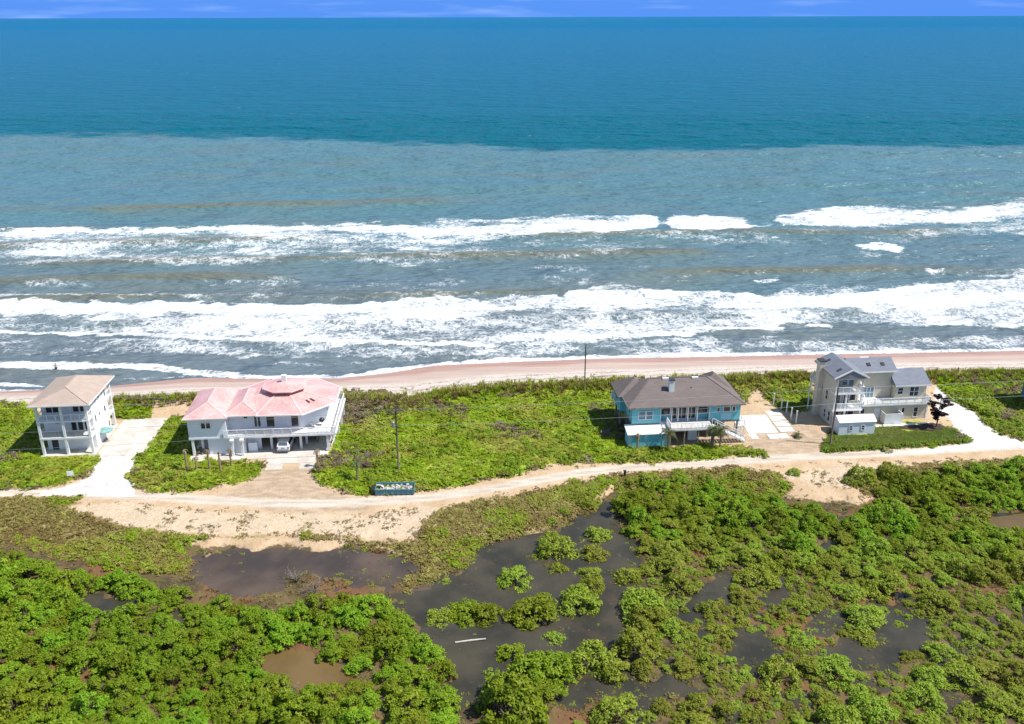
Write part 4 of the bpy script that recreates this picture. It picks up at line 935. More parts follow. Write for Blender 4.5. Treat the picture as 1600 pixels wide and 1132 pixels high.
# ---- D: grey house
def house_d():
    x, y = gp(1297, 667); P = thing('beach_house', 'grey three-storey beach house with slate blue gables and white balconies', 'house', (x, y, 0), RZ)
    S_ = 'grey_siding'
    # left tower
    box('wall', S_, P, 0.0, 4.6, 1.7, 7.2, -0.2, 8.1); box('wall', S_, P, 0.0, 0.25, 0.1, 1.7, -0.2, 8.1)
    m = MB(); m.add([(0, 1.7, 8.1), (4.6, 1.7, 8.1), (2.3, 1.7, 9.25), (0, 7.2, 8.1), (4.6, 7.2, 8.1), (2.3, 7.2, 9.25)], [(0, 1, 2), (5, 4, 3), (0, 3, 4, 1), (1, 4, 5, 2), (2, 5, 3, 0)]); m.build('gable', S_, P)
    for u in (0.3, 2.0, 4.45):
        for a, b in [(-0.2, 2.6), (2.85, 5.35)]: box('porch_post', 'white_paint', P, u - 0.13, u + 0.13, 0.05, 0.31, a, b)
    for z in (2.6, 5.35):
        box('balcony_floor', 'white_paint', P, -0.04, 4.75, -0.05, 1.72, z, z + 0.25); railing(P, [(0.1, 0.05, z + 0.25), (4.65, 0.05, z + 0.25), (4.65, 1.65, z + 0.25)], 0.95, 'white_paint', 0.14, 0.05)
    win_f(P, 1.75, 2.55, 6.3, 7.55, 1.7, 1, 2, 'glass_blue'); win_f(P, 2.85, 3.6, 5.75, 7.6, 1.7, 1, 1, 'glass_blue', name='glass_door'); box('wall_lamp', 'white_paint', P, 3.95, 4.1, 1.56, 1.697, 7.3, 7.5)
    win_f(P, 0.6, 1.75, 3.1, 4.9, 1.7, 2, 1, 'glass_blue', name='sliding_door'); win_f(P, 2.3, 3.1, 3.1, 4.9, 1.7, name='glass_door'); win_f(P, 3.3, 4.2, 3.6, 4.9, 1.7)
    win_f(P, 0.6, 1.8, 0.3, 2.2, 1.7); win_f(P, 2.3, 4.2, 0.3, 2.2, 1.7, 2)
    win_s(P, 2.2, 2.9, 3.6, 5.1, 0, -1, 2); win_s(P, 4.2, 4.6, 4.4, 5.5, 0, -1); win_s(P, 0.6, 1.3, 0.6, 2.2, 0.0, -1, 2); win_s(P, 2.2, 2.8, 0.6, 1.9, 0.0, -1, 2); win_s(P, 4.6, 5.1, 0.9, 2.0, 0, -1)
    m = MB(); m.add([(0, 0.1, 7.75), (4.6, 0.1, 7.75), (4.6, 0.1, 8.15), (2.3, 0.1, 9.3), (0, 0.1, 8.15), (0, 0.35, 7.75), (4.6, 0.35, 7.75), (4.6, 0.35, 8.15), (2.3, 0.35, 9.3), (0, 0.35, 8.15)], [(0, 1, 2, 3, 4), (9, 8, 7, 6, 5), (0, 5, 6, 1), (1, 6, 7, 2), (4, 9, 5, 0)]); m.build('front_gable', S_, P)
    for u in (0.32, 4.42): box('porch_post', 'white_paint', P, u - 0.1, u + 0.1, 0.11, 0.33, 5.6, 7.75)
    m = MB(); hip(m, -0.45, 5.05, -0.2, 7.6, 8.05, 9.55, 'v', 0, 0, 0.16); rf = m.build('roof', 'blue_grey_shingle', P)
    m = MB()
    for s in (0, 1): m.beam((-0.47 if s == 0 else 5.07, -0.26, 8.12), (2.3, -0.26, 9.50), 0.10, 0.22)
    m.build('barge_board', 'white_paint', rf)
    for v, s in ((1.2, -1), (5.4, -1)):
        u = 0.95; z = 8.21 + (u + 0.45) * (9.55 - 8.21) / 2.75
        MB().add([(u - .35, v, z - .17 + .06), (u + .3, v, z + .15 + .06), (u + .3, v + .6, z + .15 + .06), (u - .35, v + .6, z - .17 + .06), (u - .35, v, z - .27), (u + .3, v, z + .05), (u + .3, v + .6, z + .05), (u - .35, v + .6, z - .27)], [(0, 1, 2, 3), (7, 6, 5, 4), (0, 4, 5, 1), (1, 5, 6, 2), (2, 6, 7, 3), (3, 7, 4, 0)]).build('skylight', 'skylight', rf)
    ch = box('chimney', S_, P, -0.85, 0.0, 4.4, 5.6, -0.2, 9.2); box('chimney_cap', 'dark_metal', ch, -0.95, 0.1, 4.3, 5.7, 9.2, 9.35)
    # rear balcony on the left side
    box('rear_balcony', 'white_paint', P, -1.0, -0.01, 5.7, 7.1, 5.2, 5.4); railing(P, [(-0.92, 5.75, 5.4), (-0.92, 7.05, 5.4), (-0.05, 7.05, 5.4)], 0.95); box('porch_post', 'white_paint', P, -0.98, -0.8, 6.88, 7.06, -0.2, 5.2)
    # centre block
    box('wall', S_, P, 4.6, 11.2, 4.0, 8.6, -0.2, 7.4); box('wall', S_, P, 4.6, 11.3, 1.65, 4.0, -0.2, 2.6)
    m = MB(); hip(m, 4.0, 11.6, 3.5, 9.2, 7.38, 8.95, 'u', 0, 0, 0.16); rc = m.build('roof', 'blue_grey_shingle', P); box('eave_board', 'white_paint', rc, 5.1, 11.65, 3.43, 3.497, 7.37, 7.56)
    for u in (7.0, 9.3):
        v = 4.6; z = 7.54 + (v - 3.5) * (8.95 - 7.54) / 2.85
        MB().add([(u, v, z - .02), (u + .6, v, z - .02), (u + .6, v + .6, z + .28), (u, v + .6, z + .28), (u, v, z + .08), (u + .6, v, z + .08), (u + .6, v + .6, z + .38), (u, v + .6, z + .38)], [(0, 3, 2, 1), (4, 5, 6, 7), (0, 1, 5, 4), (1, 2, 6, 5), (2, 3, 7, 6), (3, 0, 4, 7)]).build('skylight', 'skylight', rc)
    box('ridge_vent', 'white_paint', rc, 6.4, 7.9, 6.2, 6.5, 8.8, 9.0)
    win_f(P, 6.6, 8.3, 3.0, 4.7, 4.0, 3, 2, 'glass_blue', name='sliding_door')
    win_f(P, 5.0, 5.7, 3.1, 4.9, 4.0, 1, 1, 'glass_blue')
    # right block
    box('wall', S_, P, 11.3, 16.4, 2.8, 8.0, 2.6, 5.4); box('wall', S_, P, 11.3, 16.4, 1.65, 8.0, -0.2, 2.6)
    m = MB(); hip(m, 10.9, 16.8, 2.2, 8.6, 5.38, 7.25, 'u', 0, 0, 0.16); rr = m.build('roof', 'blue_grey_shingle', P); box('eave_board', 'white_paint', rr, 10.88, 16.82, 2.13, 2.197, 5.37, 5.56)
    m = MB(); m.add([(16.397, 2.8, 5.4), (16.397, 8.0, 5.4), (16.397, 5.4, 7.0), (16.2, 2.8, 5.4), (16.2, 8.0, 5.4), (16.2, 5.4, 7.0)], [(0, 1, 2), (5, 4, 3), (0, 3, 4, 1), (1, 4, 5, 2), (2, 5, 3, 0)]); m.build('gable', S_, P)
    m = MB(); m.add([(11.2, 4.0, 7.4), (11.2, 8.6, 7.4), (11.2, 6.35, 8.75), (11.0, 4.0, 7.4), (11.0, 8.6, 7.4), (11.0, 6.35, 8.75)], [(0, 1, 2), (5, 4, 3), (0, 3, 4, 1), (1, 4, 5, 2), (2, 5, 3, 0)]); m.build('gable', S_, P)
    box('ridge_vent', 'white_paint', rr, 12.3, 13.4, 5.25, 5.55, 7.1, 7.3)
    win_f(P, 11.7, 12.5, 3.9, 4.9, 2.8, 1, 2); win_f(P, 13.7, 15.1, 3.5, 5.0, 2.8, 2, 2)
    # upper deck in front of centre and right
    box('deck', 'white_paint', P, 4.8, 16.6, 1.3, 4.0 - 0.01, 2.602, 2.86) if False else None
    box('deck', 'white_paint', P, 4.8, 11.28, 1.25, 3.99, 2.61, 2.87); box('deck', 'white_paint', P, 11.29, 16.6, 1.25, 2.79, 2.61, 2.87)
    railing(P, [(6.1, 1.33, 2.87), (16.5, 1.33, 2.87), (16.5, 2.75, 2.87)], 0.95, 'white_paint', 0.16, 0.06)
    stairs(P, (4.95, 3.6, 5.0), (5.0, 1.6, 2.87), (0.8, 0, 0), 8)
    # ground floor front
    win_f(P, 12.2, 12.6, 0.4, 2.0, 1.65, 1, 2); win_f(P, 14.2, 14.8, 0.4, 2.0, 1.65, 1, 2)
    win_f(P, 5.4, 6.0, 0.5, 2.1, 1.65, 1, 2)
    box('corner_board', 'white_paint', P, 16.22, 16.46, 1.6, 1.72, -0.15, 2.6)
    box('side_door', 'white_paint', P, 7.6, 8.6, 1.58, 1.646, 0.0, 2.1)
    m = MB(); m.box(8.7, 11.6, 0.0, 0.08, -0.1, 1.75); m.box(8.7, 8.78, 0.081, 1.64, -0.1, 1.75); m.box(11.52, 11.6, 0.081, 1.64, -0.1, 1.75); m.build('enclosure', 'white_paint', P)
    to = Matrix.Translation((x, y, 0)) @ Matrix.Rotation(RZ, 4, 'Z')
    G = thing('garden_shed', 'white gabled shed with two small windows on the lawn of the grey house', 'shed', to @ Vector((-0.1, -3.05, 0.03)), RZ)
    box('wall', 'shed_white', G, 0, 5.7, 0, 2.5, -0.05, 2.05)
    m = MB(); hip(m, -0.12, 5.82, -0.15, 2.65, 2.03, 2.75, 'u', 0, 0, 0.08); m.build('roof', 'white_metal', G)
    for a in (1.65, 3.55): win_f(G, a, a + 0.42, 0.75, 1.45, 0, 1, 2)
    m = MB(); m.box(0.05, 5.65, 0.05, 2.45, -0.4, -0.05); m.build('skid', 'rubber', G)
    D = bpy.data.objects.new('walkway', None); C.objects.link(D); D.location = (x, y, 0); D.rotation_euler = (0, 0, RZ); tag(D, 'pale walkway slabs along the front of the grey house', kind='structure')
    me = MB().box(0, 1.5, 0, 0.75, -0.2, 0.06).mesh('slab'); me.materials.append(M['offwhite'])
    for i in range(6): shared('slab', me, D, (6.9 + i * 1.53, -0.9 + 0.05 * math.sin(i) + (0.2 if i > 2 else 0), 0.004 * (i % 2)))
    # mulch bed
    B = [to @ Vector((u, v, 0)) for u, v in [(10.4, -0.9), (12, -1.0), (16.5, -0.2), (17.3, -1.2), (17.0, -2.6), (15, -3.1), (12.4, -2.5), (10.8, -1.8)]]
    o = MB().prism([(p.x, p.y) for p in B], -0.2, 0.09).build('mulch_bed', 'mulch'); tag(o, 'dark mulch bed around the plum tree', kind='structure')
    return to
TO_D = house_d()

# ---- E: sliver of a house at the right edge
def house_e():
    X, Y = gp(1626, 646); P = thing('beach_house', 'dark teal house cut off by the right edge', 'house', (X, Y, 0), RZ)
    box('wall', 'teal_siding', P, 0, 9, 0, 5.5, -0.3, 6.2); m = MB(); hip(m, -0.3, 9.3, -0.3, 5.8, 6.2, 7.8, 'u', 2.8, 2.8, 0.16); m.build('roof', 'brown_shingle', P)
    for z in (0.9, 3.9):
        win_s(P, 1.2, 2.2, z, z + 1.3, 0, -1); win_s(P, 3.4, 4.4, z, z + 1.3, 0, -1); win_f(P, 1, 2.2, z, z + 1.3, 0); win_f(P, 5, 6.4, z, z + 1.3, 0)
    box('corner_board', 'cool_white', P, -0.03, 0.12, -0.05, -0.003, -0.2, 6.2)
house_e()

# ================================================================== POLES, WIRES, SMALL THINGS
def pole(px, py, h, lab, arm=None, trans=False, r=0.15, mat='wood_pole', xy=None):
    if xy: x, y, z = xy[0], xy[1], gz(*xy)
    else: x, y, z = at(px, py)
    P = thing('utility_pole', lab, 'pole', (x, y, z), rad(7))
    MB().tube([(0, 0, -0.6), (0, 0, h * 0.5), (0, 0, h)], [r, r * 0.85, r * 0.68], 10).build('post', mat, P, smooth=True)
    if arm:
        box('crossarm', mat, P, -arm, arm, -r - 0.09, -r * 0.6, h - 0.32, h - 0.18)
        for u in (-arm + 0.1, 0.25, arm - 0.1): MB().tube([(u, -r - 0.02, h - 0.18), (u, -r - 0.02, h - 0.02)], 0.05, 8).build('insulator', 'grey_metal', P)
        MB().beam((-arm * 0.6, -r, h - 0.3), (0, -r * 0.8, h - 1.0), 0.05).beam((arm * 0.6, -r, h - 0.3), (0, -r * 0.8, h - 1.0), 0.05).build('brace', mat, P)
    if trans:
        tr = MB().tube([(-0.42, -0.1, h - 2.75), (-0.42, -0.1, h - 2.7), (-0.42, -0.1, h - 1.95), (-0.42, -0.1, h - 1.88)], [0.18, 0.23, 0.23, 0.15], 12).build('transformer', 'grey_metal', P); box('bracket', 'grey_metal', P, -0.25, -0.02, -0.14, -0.06, h - 2.4, h - 2.3)
    return Vector((x, y, z)), h
p1, h1 = pole(622, 735, 9.5, 'wooden utility pole with crossarm and transformer on the green lot', 1.15, True)
p2, h2 = pole(1297, 693, 9.2, 'wooden utility pole in front of the white gabled shed')
dv = (p2 - p1); p0 = p1 - dv * 1.0; p3 = p2 + dv * 1.0
pole(913, 612, 8.5, 'slim dark pole standing alone at the dune edge', r=0.12)
def wire(a, b, sag, lab, nm='overhead_wire'):
    a = Vector(a); b = Vector(b); pts = []
    for i in range(25):
        t = i / 24; p = a.lerp(b, t); p.z -= sag * 4 * t * (1 - t); pts.append(p)
    o = MB().tube(pts, 0.018, 5).build(nm, 'grey_metal'); tag(o, lab, 'wire', 'overhead wires between the utility poles')
Z = lambda p, h: (p.x, p.y - 0.16, p.z + h)
zz = Vector((0, 0, 0))
wire(Z(p0, 9.5), Z(p1, 9.5), 0.6, 'upper overhead wire left of the pole with transformer'); wire(Z(p0, 7.0), Z(p1, 7.0), 0.5, 'lower overhead wire left of the pole with transformer')
wire(Z(p1, 9.5), Z(p2, 9.1), 0.5, 'upper overhead wire across the green lot and aqua house'); wire(Z(p1, 7.0), Z(p2, 6.6), 0.5, 'lower overhead wire across the green lot and aqua house')
wire(Z(p2, 9.1), Z(p3, 9.1), 0.5, 'upper overhead wire in front of the grey house'); wire(Z(p2, 6.6), Z(p3, 6.6), 0.5, 'lower overhead wire in front of the grey house')
pole(0, 0, 9.5, 'wooden utility pole beyond the left edge', 1.1, xy=(p0.x, p0.y)); pole(0, 0, 9.2, 'wooden utility pole beyond the right edge', xy=(p3.x, p3.y))

def dumpster():
    x0, y0, z0 = at(585, 775); x1, y1, z1 = at(646, 774)
    P = thing('dumpster', 'open blue steel dumpster beside the track, full of pale rubbish', 'dumpster', (x0, y0, z0), math.atan2(y1 - y0, x1 - x0))
    L = math.hypot(x1 - x0, y1 - y0); w = 1.9; h = 0.85
    box('floor', 'dumpster_blue', P, 0, L, 0, w, 0.12, 0.2)
    for v in (0, w - 0.06): box('side_wall', 'dumpster_blue', P, 0, L, v, v + 0.06, 0.2, h)
    for u in (0, L - 0.06): box('end_wall', 'dumpster_blue', P, u, u + 0.06, 0.061, w - 0.061, 0.2, h)
    for i in range(8): u = 0.1 + (L - 0.3) * i / 7; box('rib', 'dumpster_blue', P, u, u + 0.1, -0.07, -0.003, 0.2, h - 0.12)
    m = MB(); m.box(-0.04, L + 0.04, -0.08, 0.02, h + 0.001, h + 0.1); m.box(-0.04, L + 0.04, w - 0.02, w + 0.08, h + 0.001, h + 0.1); m.build('rim', 'dumpster_blue', P)
    for v in (0.25, w - 0.35): box('skid', 'dark_metal', P, 0.1, L - 0.1, v, v + 0.12, 0, 0.12)
    end_shade = box('shade_block', 'rubber', P, -0.55, -0.02, 0.2, w - 0.3, 0.05, 0.8)  # black block added at the left end, standing in for the dumpster's shadow
    m = MB(); rr = random.Random(3)
    for i in range(70):
        u, v, z = rr.uniform(0.3, L - 0.3), rr.uniform(0.3, w - 0.3), rr.uniform(h - 0.45, h - 0.02); a = rr.uniform(0, 3.1); b = rr.uniform(-0.5, 0.5); l = rr.uniform(0.2, 0.6)
        d = Vector((math.cos(a) * math.cos(b), math.sin(a) * math.cos(b), math.sin(b))) * l / 2; c = Vector((u, v, z)); m.beam(c - d, c + d, rr.uniform(0.1, 0.4), rr.uniform(0.05, 0.2))
    o = m.build('rubbish', 'pale_log'); o.location = P.location; o.rotation_euler = P.rotation_euler; tag(o, 'pale rubbish heaped in the blue dumpster', kind='stuff')
dumpster()
a = at(709, 1010); b = at(757, 1005)
o = MB().tube([(a[0], a[1], MARSH_W + 0.08), ((a[0] + b[0]) / 2, (a[1] + b[1]) / 2 + 0.04, MARSH_W + 0.1), (b[0], b[1], MARSH_W + 0.12)], [0.09, 0.1, 0.08], 8).build('fallen_pole', 'pale_log'); tag(o, 'pale pole lying in the dark marsh water', 'pole')
x, y, z = at(975, 745); o = MB().box(-0.15, 0.15, -0.15, 0.15, -0.4, 0.85).box(-0.2, 0.2, -0.2, 0.2, 0.85, 0.95).build('marker_post', 'dark_metal'); o.location = (x, y, z); tag(o, 'short dark marker post at the edge of the track', 'post')
for i, (px, py) in enumerate([(1208, 634), (1220, 641), (1228, 646), (1235, 657), (1243, 662)]):
    x, y, z = at(px, py); o = MB().box(-0.08, 0.08, -0.08, 0.08, -0.4, 2.1).box(-0.11, 0.11, -0.11, 0.11, 2.1, 2.17).build('fence_post', 'offwhite'); o.location = (x, y, z)
    tag(o, ['farthest', 'second farthest', 'middle', 'second nearest', 'nearest'][i] + ' pale upright post of the row by the concrete pads', 'post', 'pale posts left of the grey house')
for k, (pa, pb, n, lb) in enumerate([((196, 640), (292, 632), 12, 'low weathered sand fence at the dune behind the pink-roofed house'), ((180, 628), (262, 628), 9, 'low weathered sand fence nearest the tall white house')]):
    a = at(*pa); P = thing('sand_fence', lb, 'fence', a, 0)
    b = at(*pb); d = Vector((b[0] - a[0], b[1] - a[1], 0)); last = None
    for i in range(n):
        q = d * i / (n - 1); zq = gz(a[0] + q.x, a[1] + q.y) - a[2]
        box('post', 'wood_grey', P, q.x - 0.05, q.x + 0.05, q.y - 0.05, q.y + 0.05, zq - 0.3, zq + 1.0 + 0.15 * (i % 2))
        if last is not None: MB().beam((last[0], last[1] - 0.08, last[2] + 0.7), (q.x, q.y - 0.08, zq + 0.7), 0.05, 0.10).build('rail', 'wood_grey', P)
        last = (q.x, q.y, zq)
# bather standing in the swash
def person():
    x, y = gp(88, 578, SEA); P = thing('person', 'bather in dark swimwear standing knee-deep in the surf', 'person', (x, y, SEA - 0.45), rad(30))
    J = {'pel': (0, 0, .92), 'sp': (0, 0, 1.12), 'ch': (0, .01, 1.32), 'nk': (0, 0, 1.48), 'hd': (0, -.02, 1.60), 'tp': (0, -.01, 1.72), 'hl': (-.1, 0, .86), 'kl': (-.12, -.04, .47), 'al': (-.13, 0, .08), 'fl': (-.14, -.14, .04), 'hr': (.1, 0, .86), 'kr': (.12, -.02, .47), 'ar': (.14, .03, .08), 'fr': (.16, -.12, .04),
         'sl': (-.18, 0, 1.40), 'el': (-.27, .03, 1.12), 'wl': (-.26, -.08, .88), 'gl': (-.25, -.12, .78), 'sr': (.18, 0, 1.40), 'er': (.29, .02, 1.13), 'wr': (.26, -.12, .95), 'gr': (.24, -.18, .88)}
    Rr = {'pel': .14, 'sp': .12, 'ch': .15, 'nk': .06, 'hd': .095, 'tp': .07, 'hl': .09, 'kl': .058, 'al': .042, 'fl': .035, 'hr': .09, 'kr': .058, 'ar': .042, 'fr': .035, 'sl': .06, 'el': .042, 'wl': .03, 'gl': .035, 'sr': .06, 'er': .042, 'wr': .03, 'gr': .035}
    E_ = 'pel-sp sp-ch ch-nk nk-hd hd-tp pel-hl hl-kl kl-al al-fl pel-hr hr-kr kr-ar ar-fr ch-sl sl-el el-wl wl-gl ch-sr sr-er er-wr wr-gr'.split()
    nm = list(J); me = bpy.data.meshes.new('body'); me.from_pydata([J[k] for k in nm], [(nm.index(e.split('-')[0]), nm.index(e.split('-')[1])) for e in E_], [])
    o = bpy.data.objects.new('body', me); C.objects.link(o); o.parent = P
    o.modifiers.new('skin', 'SKIN'); sv = me.skin_vertices[0].data if me.skin_vertices else None
    if sv is None:
        bm = bmesh.new(); bm.from_mesh(me); bm.verts.layers.skin.verify(); bm.to_mesh(me); bm.free(); sv = me.skin_vertices[0].data
    for i, k in enumerate(nm): sv[i].radius = (Rr[k], Rr[k] * 0.85); sv[i].use_root = (k == 'pel')
    o.modifiers.new('sub', 'SUBSURF').levels = 1; o.modifiers['sub'].render_levels = 1; me.materials.append(M['skin'])
    MB().tube([(0, 0, .68), (0, 0, .80), (0, 0, .98), (0, 0, 1.03)], [.21, .21, .165, .15], 14).build('shorts', 'trunk_cloth', P, smooth=True)
    MB().tube([(0, -.005, 1.62), (0, 0, 1.68), (0, 0, 1.75)], [.10, .105, .05], 12).build('hair', 'hair', P, smooth=True)
person()
# ================================================================== PLANTS
def leaves_mesh(name, centers, radii, per, size, mat, rs, droop=0.0, up=1.0, flat=0.75, elong=1.9):
    """leaf-sized faces spread over clumps; var attribute: per-leaf tone (tone of the plant, not light)"""
    vs = []; fs = []; var = []
    cs = np.repeat(np.asarray(centers), per, 0); rr = np.repeat(np.asarray(radii), per)
    tone = np.repeat(rs.rand(len(centers)), per)
    n = len(cs)
    d = rs.normal(size=(n, 3)); d /= np.linalg.norm(d, axis=1)[:, None]; d[:, 2] = np.abs(d[:, 2]) * 0.9 - 0.15
    p = cs + d * (rr * rs.uniform(0.55, 1.05, n))[:, None] * np.array([1, 1, flat])
    nrm = d * 0.8 + rs.normal(size=(n, 3)) * 0.55; nrm[:, 2] += up; nrm /= np.linalg.norm(nrm, axis=1)[:, None]
    a = np.cross(nrm, rs.normal(size=(n, 3))); a /= np.linalg.norm(a, axis=1)[:, None] + 1e-9
    b = np.cross(nrm, a); L = size * rs.uniform(0.7, 1.3, n)[:, None]; Wd = L / elong
    fold = nrm * L * 0.12
    q = np.stack([p - a * L * .5, p + b * Wd * .5 - fold, p + a * L * .5, p - b * Wd * .5 - fold], 1).reshape(-1, 3)
    f = np.arange(n * 4).reshape(-1, 4)
    v = np.clip(tone * 0.55 + rs.rand(n) * 0.45, 0, 1)
    me = np_mesh(name, q, f, [mat], {'var': np.repeat(v, 4)}, smooth=False)
    return me
def bush_protos(mat, tag_, n, seed, clumps=46, per=44, size=0.34, hgt=0.78):
    """unit bush: about 1 m radius, hgt metres high per metre of radius; returns (crown, stem) meshes"""
    out = []
    for k in range(n):
        rs = np.random.RandomState(seed + k); cc = []; rr = []
        lob = [(rs.uniform(-.5, .5), rs.uniform(-.5, .5), rs.uniform(.55, .95)) for _ in range(5)]
        while len(cc) < clumps:
            x, y = rs.uniform(-1, 1, 2); r = math.hypot(x, y)
            ed = 0.86 + 0.2 * math.sin(3 * math.atan2(y, x) + k) * 0.6 + 0.1 * math.sin(5 * math.atan2(y, x) + 2 * k)
            if r > ed: continue
            top = max(l[2] * math.exp(-((x - l[0]) ** 2 + (y - l[1]) ** 2) / 0.30) for l in lob)
            dome = math.sqrt(max(0, 1 - (r / ed) ** 2)) * 0.45 + 0.12
            z = hgt * (0.65 * dome + 0.62 * top * min(1, (ed - r) * 3)); lay = rs.rand()
            z = z * (1 if lay < 0.72 else rs.uniform(0.25, 0.8))
            cc.append((x, y, z)); rr.append(rs.uniform(0.15, 0.27))
        cr = leaves_mesh('crown', cc, rr, per, size * 0.34, mat, rs)
        m = MB()
        for j in range(9):
            a = rs.uniform(0, 6.28); r = rs.uniform(.15, .6); h = hgt * rs.uniform(.35, .62)
            m.tube([(rs.uniform(-.1, .1), rs.uniform(-.1, .1), -0.25), (r * .5 * math.cos(a), r * .5 * math.sin(a), h * .5), (r * math.cos(a), r * math.sin(a), h)], [.035, .025, .012], 5)
        st = m.mesh('stems'); st.materials.append(M['bark'])
        out.append((cr, st))
    return out
BU_G = bush_protos('mangrove_leaf', 'g', 7, 100, 58, 46, 0.36, 0.85)
BU_O = bush_protos('mangrove_olive', 'o', 6, 200, 54, 44, 0.34, 0.72)
BU_F = bush_protos('mangrove_olive', 'f', 3, 300, 40, 36, 0.36, 0.42)

def in_poly(px, py, poly): return poly_sd(np.array([px]), np.array([py]), poly)[0]
STANDS = {
 'left': [(-240,850),(-60,862),(40,878),(110,900),(200,915),(300,942),(390,965),(450,965),(540,940),(600,940),(618,965),(640,995),(668,1020),(688,1055),(700,1095),(690,1330),(-240,1330)],
 'upper': [(955,790),(990,772),(1050,760),(1100,768),(1200,784),(1290,806),(1310,830),(1350,810),(1370,775),(1430,752),(1500,742),(1600,740),(1880,735),(1880,930),(1600,930),(1500,905),(1440,890),(1380,905),(1300,905),(1230,895),(1160,885),(1090,880),(1030,880),(985,850)],
 'lower': [(990,895),(1060,888),(1160,893),(1240,903),(1330,912),(1450,902),(1560,932),(1880,945),(1880,1330),(700,1330),(700,1200),(905,1180),(890,1140),(960,1112),(1080,1100),(1085,1050),(1000,1050),(990,1015),(1020,990),(1000,950)],
}
DRY = {k: POOLS[k] for k in POOLS}
def pool_sd(px, py): return min(in_poly(px, py, p) for p in POOLS.values())
BUSHES = []   # x, y, z, radius, kind, label, group
def dart(poly, rfun, keep, seed, kindf, lab, grp, sep=0.78, tries=36000):
    rs = np.random.RandomState(seed); xs = [p[0] for p in poly]; ys = [p[1] for p in poly]; pts = []
    XY = [gp(*p, -0.9) for p in poly]; x0, x1 = min(p[0] for p in XY), max(p[0] for p in XY); y0, y1 = min(p[1] for p in XY), max(p[1] for p in XY)
    cx = rs.uniform(x0, x1, tries); cy = rs.uniform(y0, y1, tries)
    ppx, ppy = proj(cx, cy, np.full(tries, -0.9)); sd = poly_sd(ppx, ppy, poly)
    ps = np.min([poly_sd(ppx, ppy, p) for p in POOLS.values()], axis=0)
    PA = np.zeros((4000, 3))
    for i in range(tries):
        if sd[i] > 0: continue
        r = rfun(rs, ppx[i], ppy[i])
        if ps[i] < r * 6 or rs.rand() > keep(ppx[i], ppy[i]): continue
        m_ = len(pts)
        if m_ and (((PA[:m_, 0] - cx[i]) ** 2 + (PA[:m_, 1] - cy[i]) ** 2) < (sep * (r + PA[:m_, 2])) ** 2).any(): continue
        PA[m_] = (cx[i], cy[i], r); pts.append(1); BUSHES.append((cx[i], cy[i], gz(cx[i], cy[i]), r, kindf(rs, ppx[i], ppy[i]), lab(ppx[i], ppy[i], r) if callable(lab) else lab, grp))
# bushes standing in the dark channel, each placed from the picture: px, py of the foot, width px, kind
CH = [(933,842,44,'o','bushy mangrove nearest the head of the dark channel'),(928,872,46,'o','mangrove second from the head of the channel row'),(922,903,42,'o','mangrove third from the head of the channel row'),(921,924,40,'o','small mangrove at the lower end of the channel row'),
 (866,866,62,'o','dome shaped mangrove in mid channel below the track'),(832,875,32,'f','low mangrove touching the left of the mid channel dome'),(867,893,36,'f','small round mangrove below the mid channel dome'),
 (803,913,56,'o','lone mangrove in open water left of mid channel'),(686,972,46,'o','left end of the long mangrove clump in the channel'),(722,966,60,'g','middle of the long mangrove clump in the channel'),(758,968,52,'g','right end of the long mangrove clump in the channel'),
 (831,970,76,'g','bright round mangrove alone in the middle of the channel'),(902,952,70,'o','wide mangrove between the channel row and the bright round one'),(692,912,34,'f','flat pale clump at the left bank of the channel'),
 (863,1003,42,'f','low olive mangrove below the bright round one'),(800,1030,54,'g','mangrove right of the pale fallen pole'),(763,1058,40,'f','small mangrove below the pale fallen pole'),
 (826,1062,70,'g','left mangrove of the tall cluster below mid channel'),(866,1060,74,'g','right mangrove of the tall cluster below mid channel'),(850,1095,64,'g','front mangrove of the tall cluster below mid channel'),
 (920,1042,70,'o','pale olive mangrove right of the tall cluster'),(955,1058,60,'o','dense mangrove at the lower right of the channel'),(1000,962,72,'o','mangrove on the right bank of the channel'),(978,908,56,'f','low mangrove where the channel narrows'),
 (790,1125,96,'g','big bright mangrove at the bottom of the channel'),(1010,985,60,'o','mangrove just below the right bank'),(1350,1020-18,54,'f','flat round mangrove between the two right pools'),(1382,1002,30,'f','tiny mangrove inside the large right pool'),(1405,980,22,'f','smallest mangrove at the top of the large right pool'),
 (740,890,24,'f','small tuft at the upper left bank of the channel'),(765,862,18,'f','tiny tuft in the upper channel'),(712,930,20,'f','tiny tuft by the left bank of the channel')]
for px, py, w, kd, lab in CH:
    x, y = gp(px, py - w * 0.10, MARSH_W); d = math.hypot(math.hypot(x, y), 61); r = w * 0.5 * d / FPX * 1.08
    BUSHES.append((x, y, min(gz(x, y), MARSH_W) if gz(x, y) < MARSH_W - 0.3 else gz(x, y), r, kd, lab, 'mangroves standing in the dark channel'))
NCH = len(BUSHES)
def lab_left(px, py, r):
    v = 'along its upper edge' if py < 960 - (400 - min(px, 400)) * 0.12 else ('around the murky tan pool' if in_poly(px, py, POOLS['brown']) < 60 else ('at the bottom left corner' if px < 260 else 'below the dark channel' if px > 560 else 'in its middle'))
    return 'bright green mangrove in the thick left stand, ' + v
dart(STANDS['left'], lambda rs, a, b: rs.uniform(1.25, 2.3), lambda a, b: 1, 5, lambda rs, a, b: 'g', lab_left, 'mangroves in the thick left stand', 0.60)
def lab_up(px, py, r):
    return 'dark green mangrove in the upper right stand, ' + ('nearest the head of the channel' if px < 1120 else 'left of the small blue pool' if px < 1320 else 'beside the murky pool at the right edge' if px > 1500 else 'right of the small blue pool')
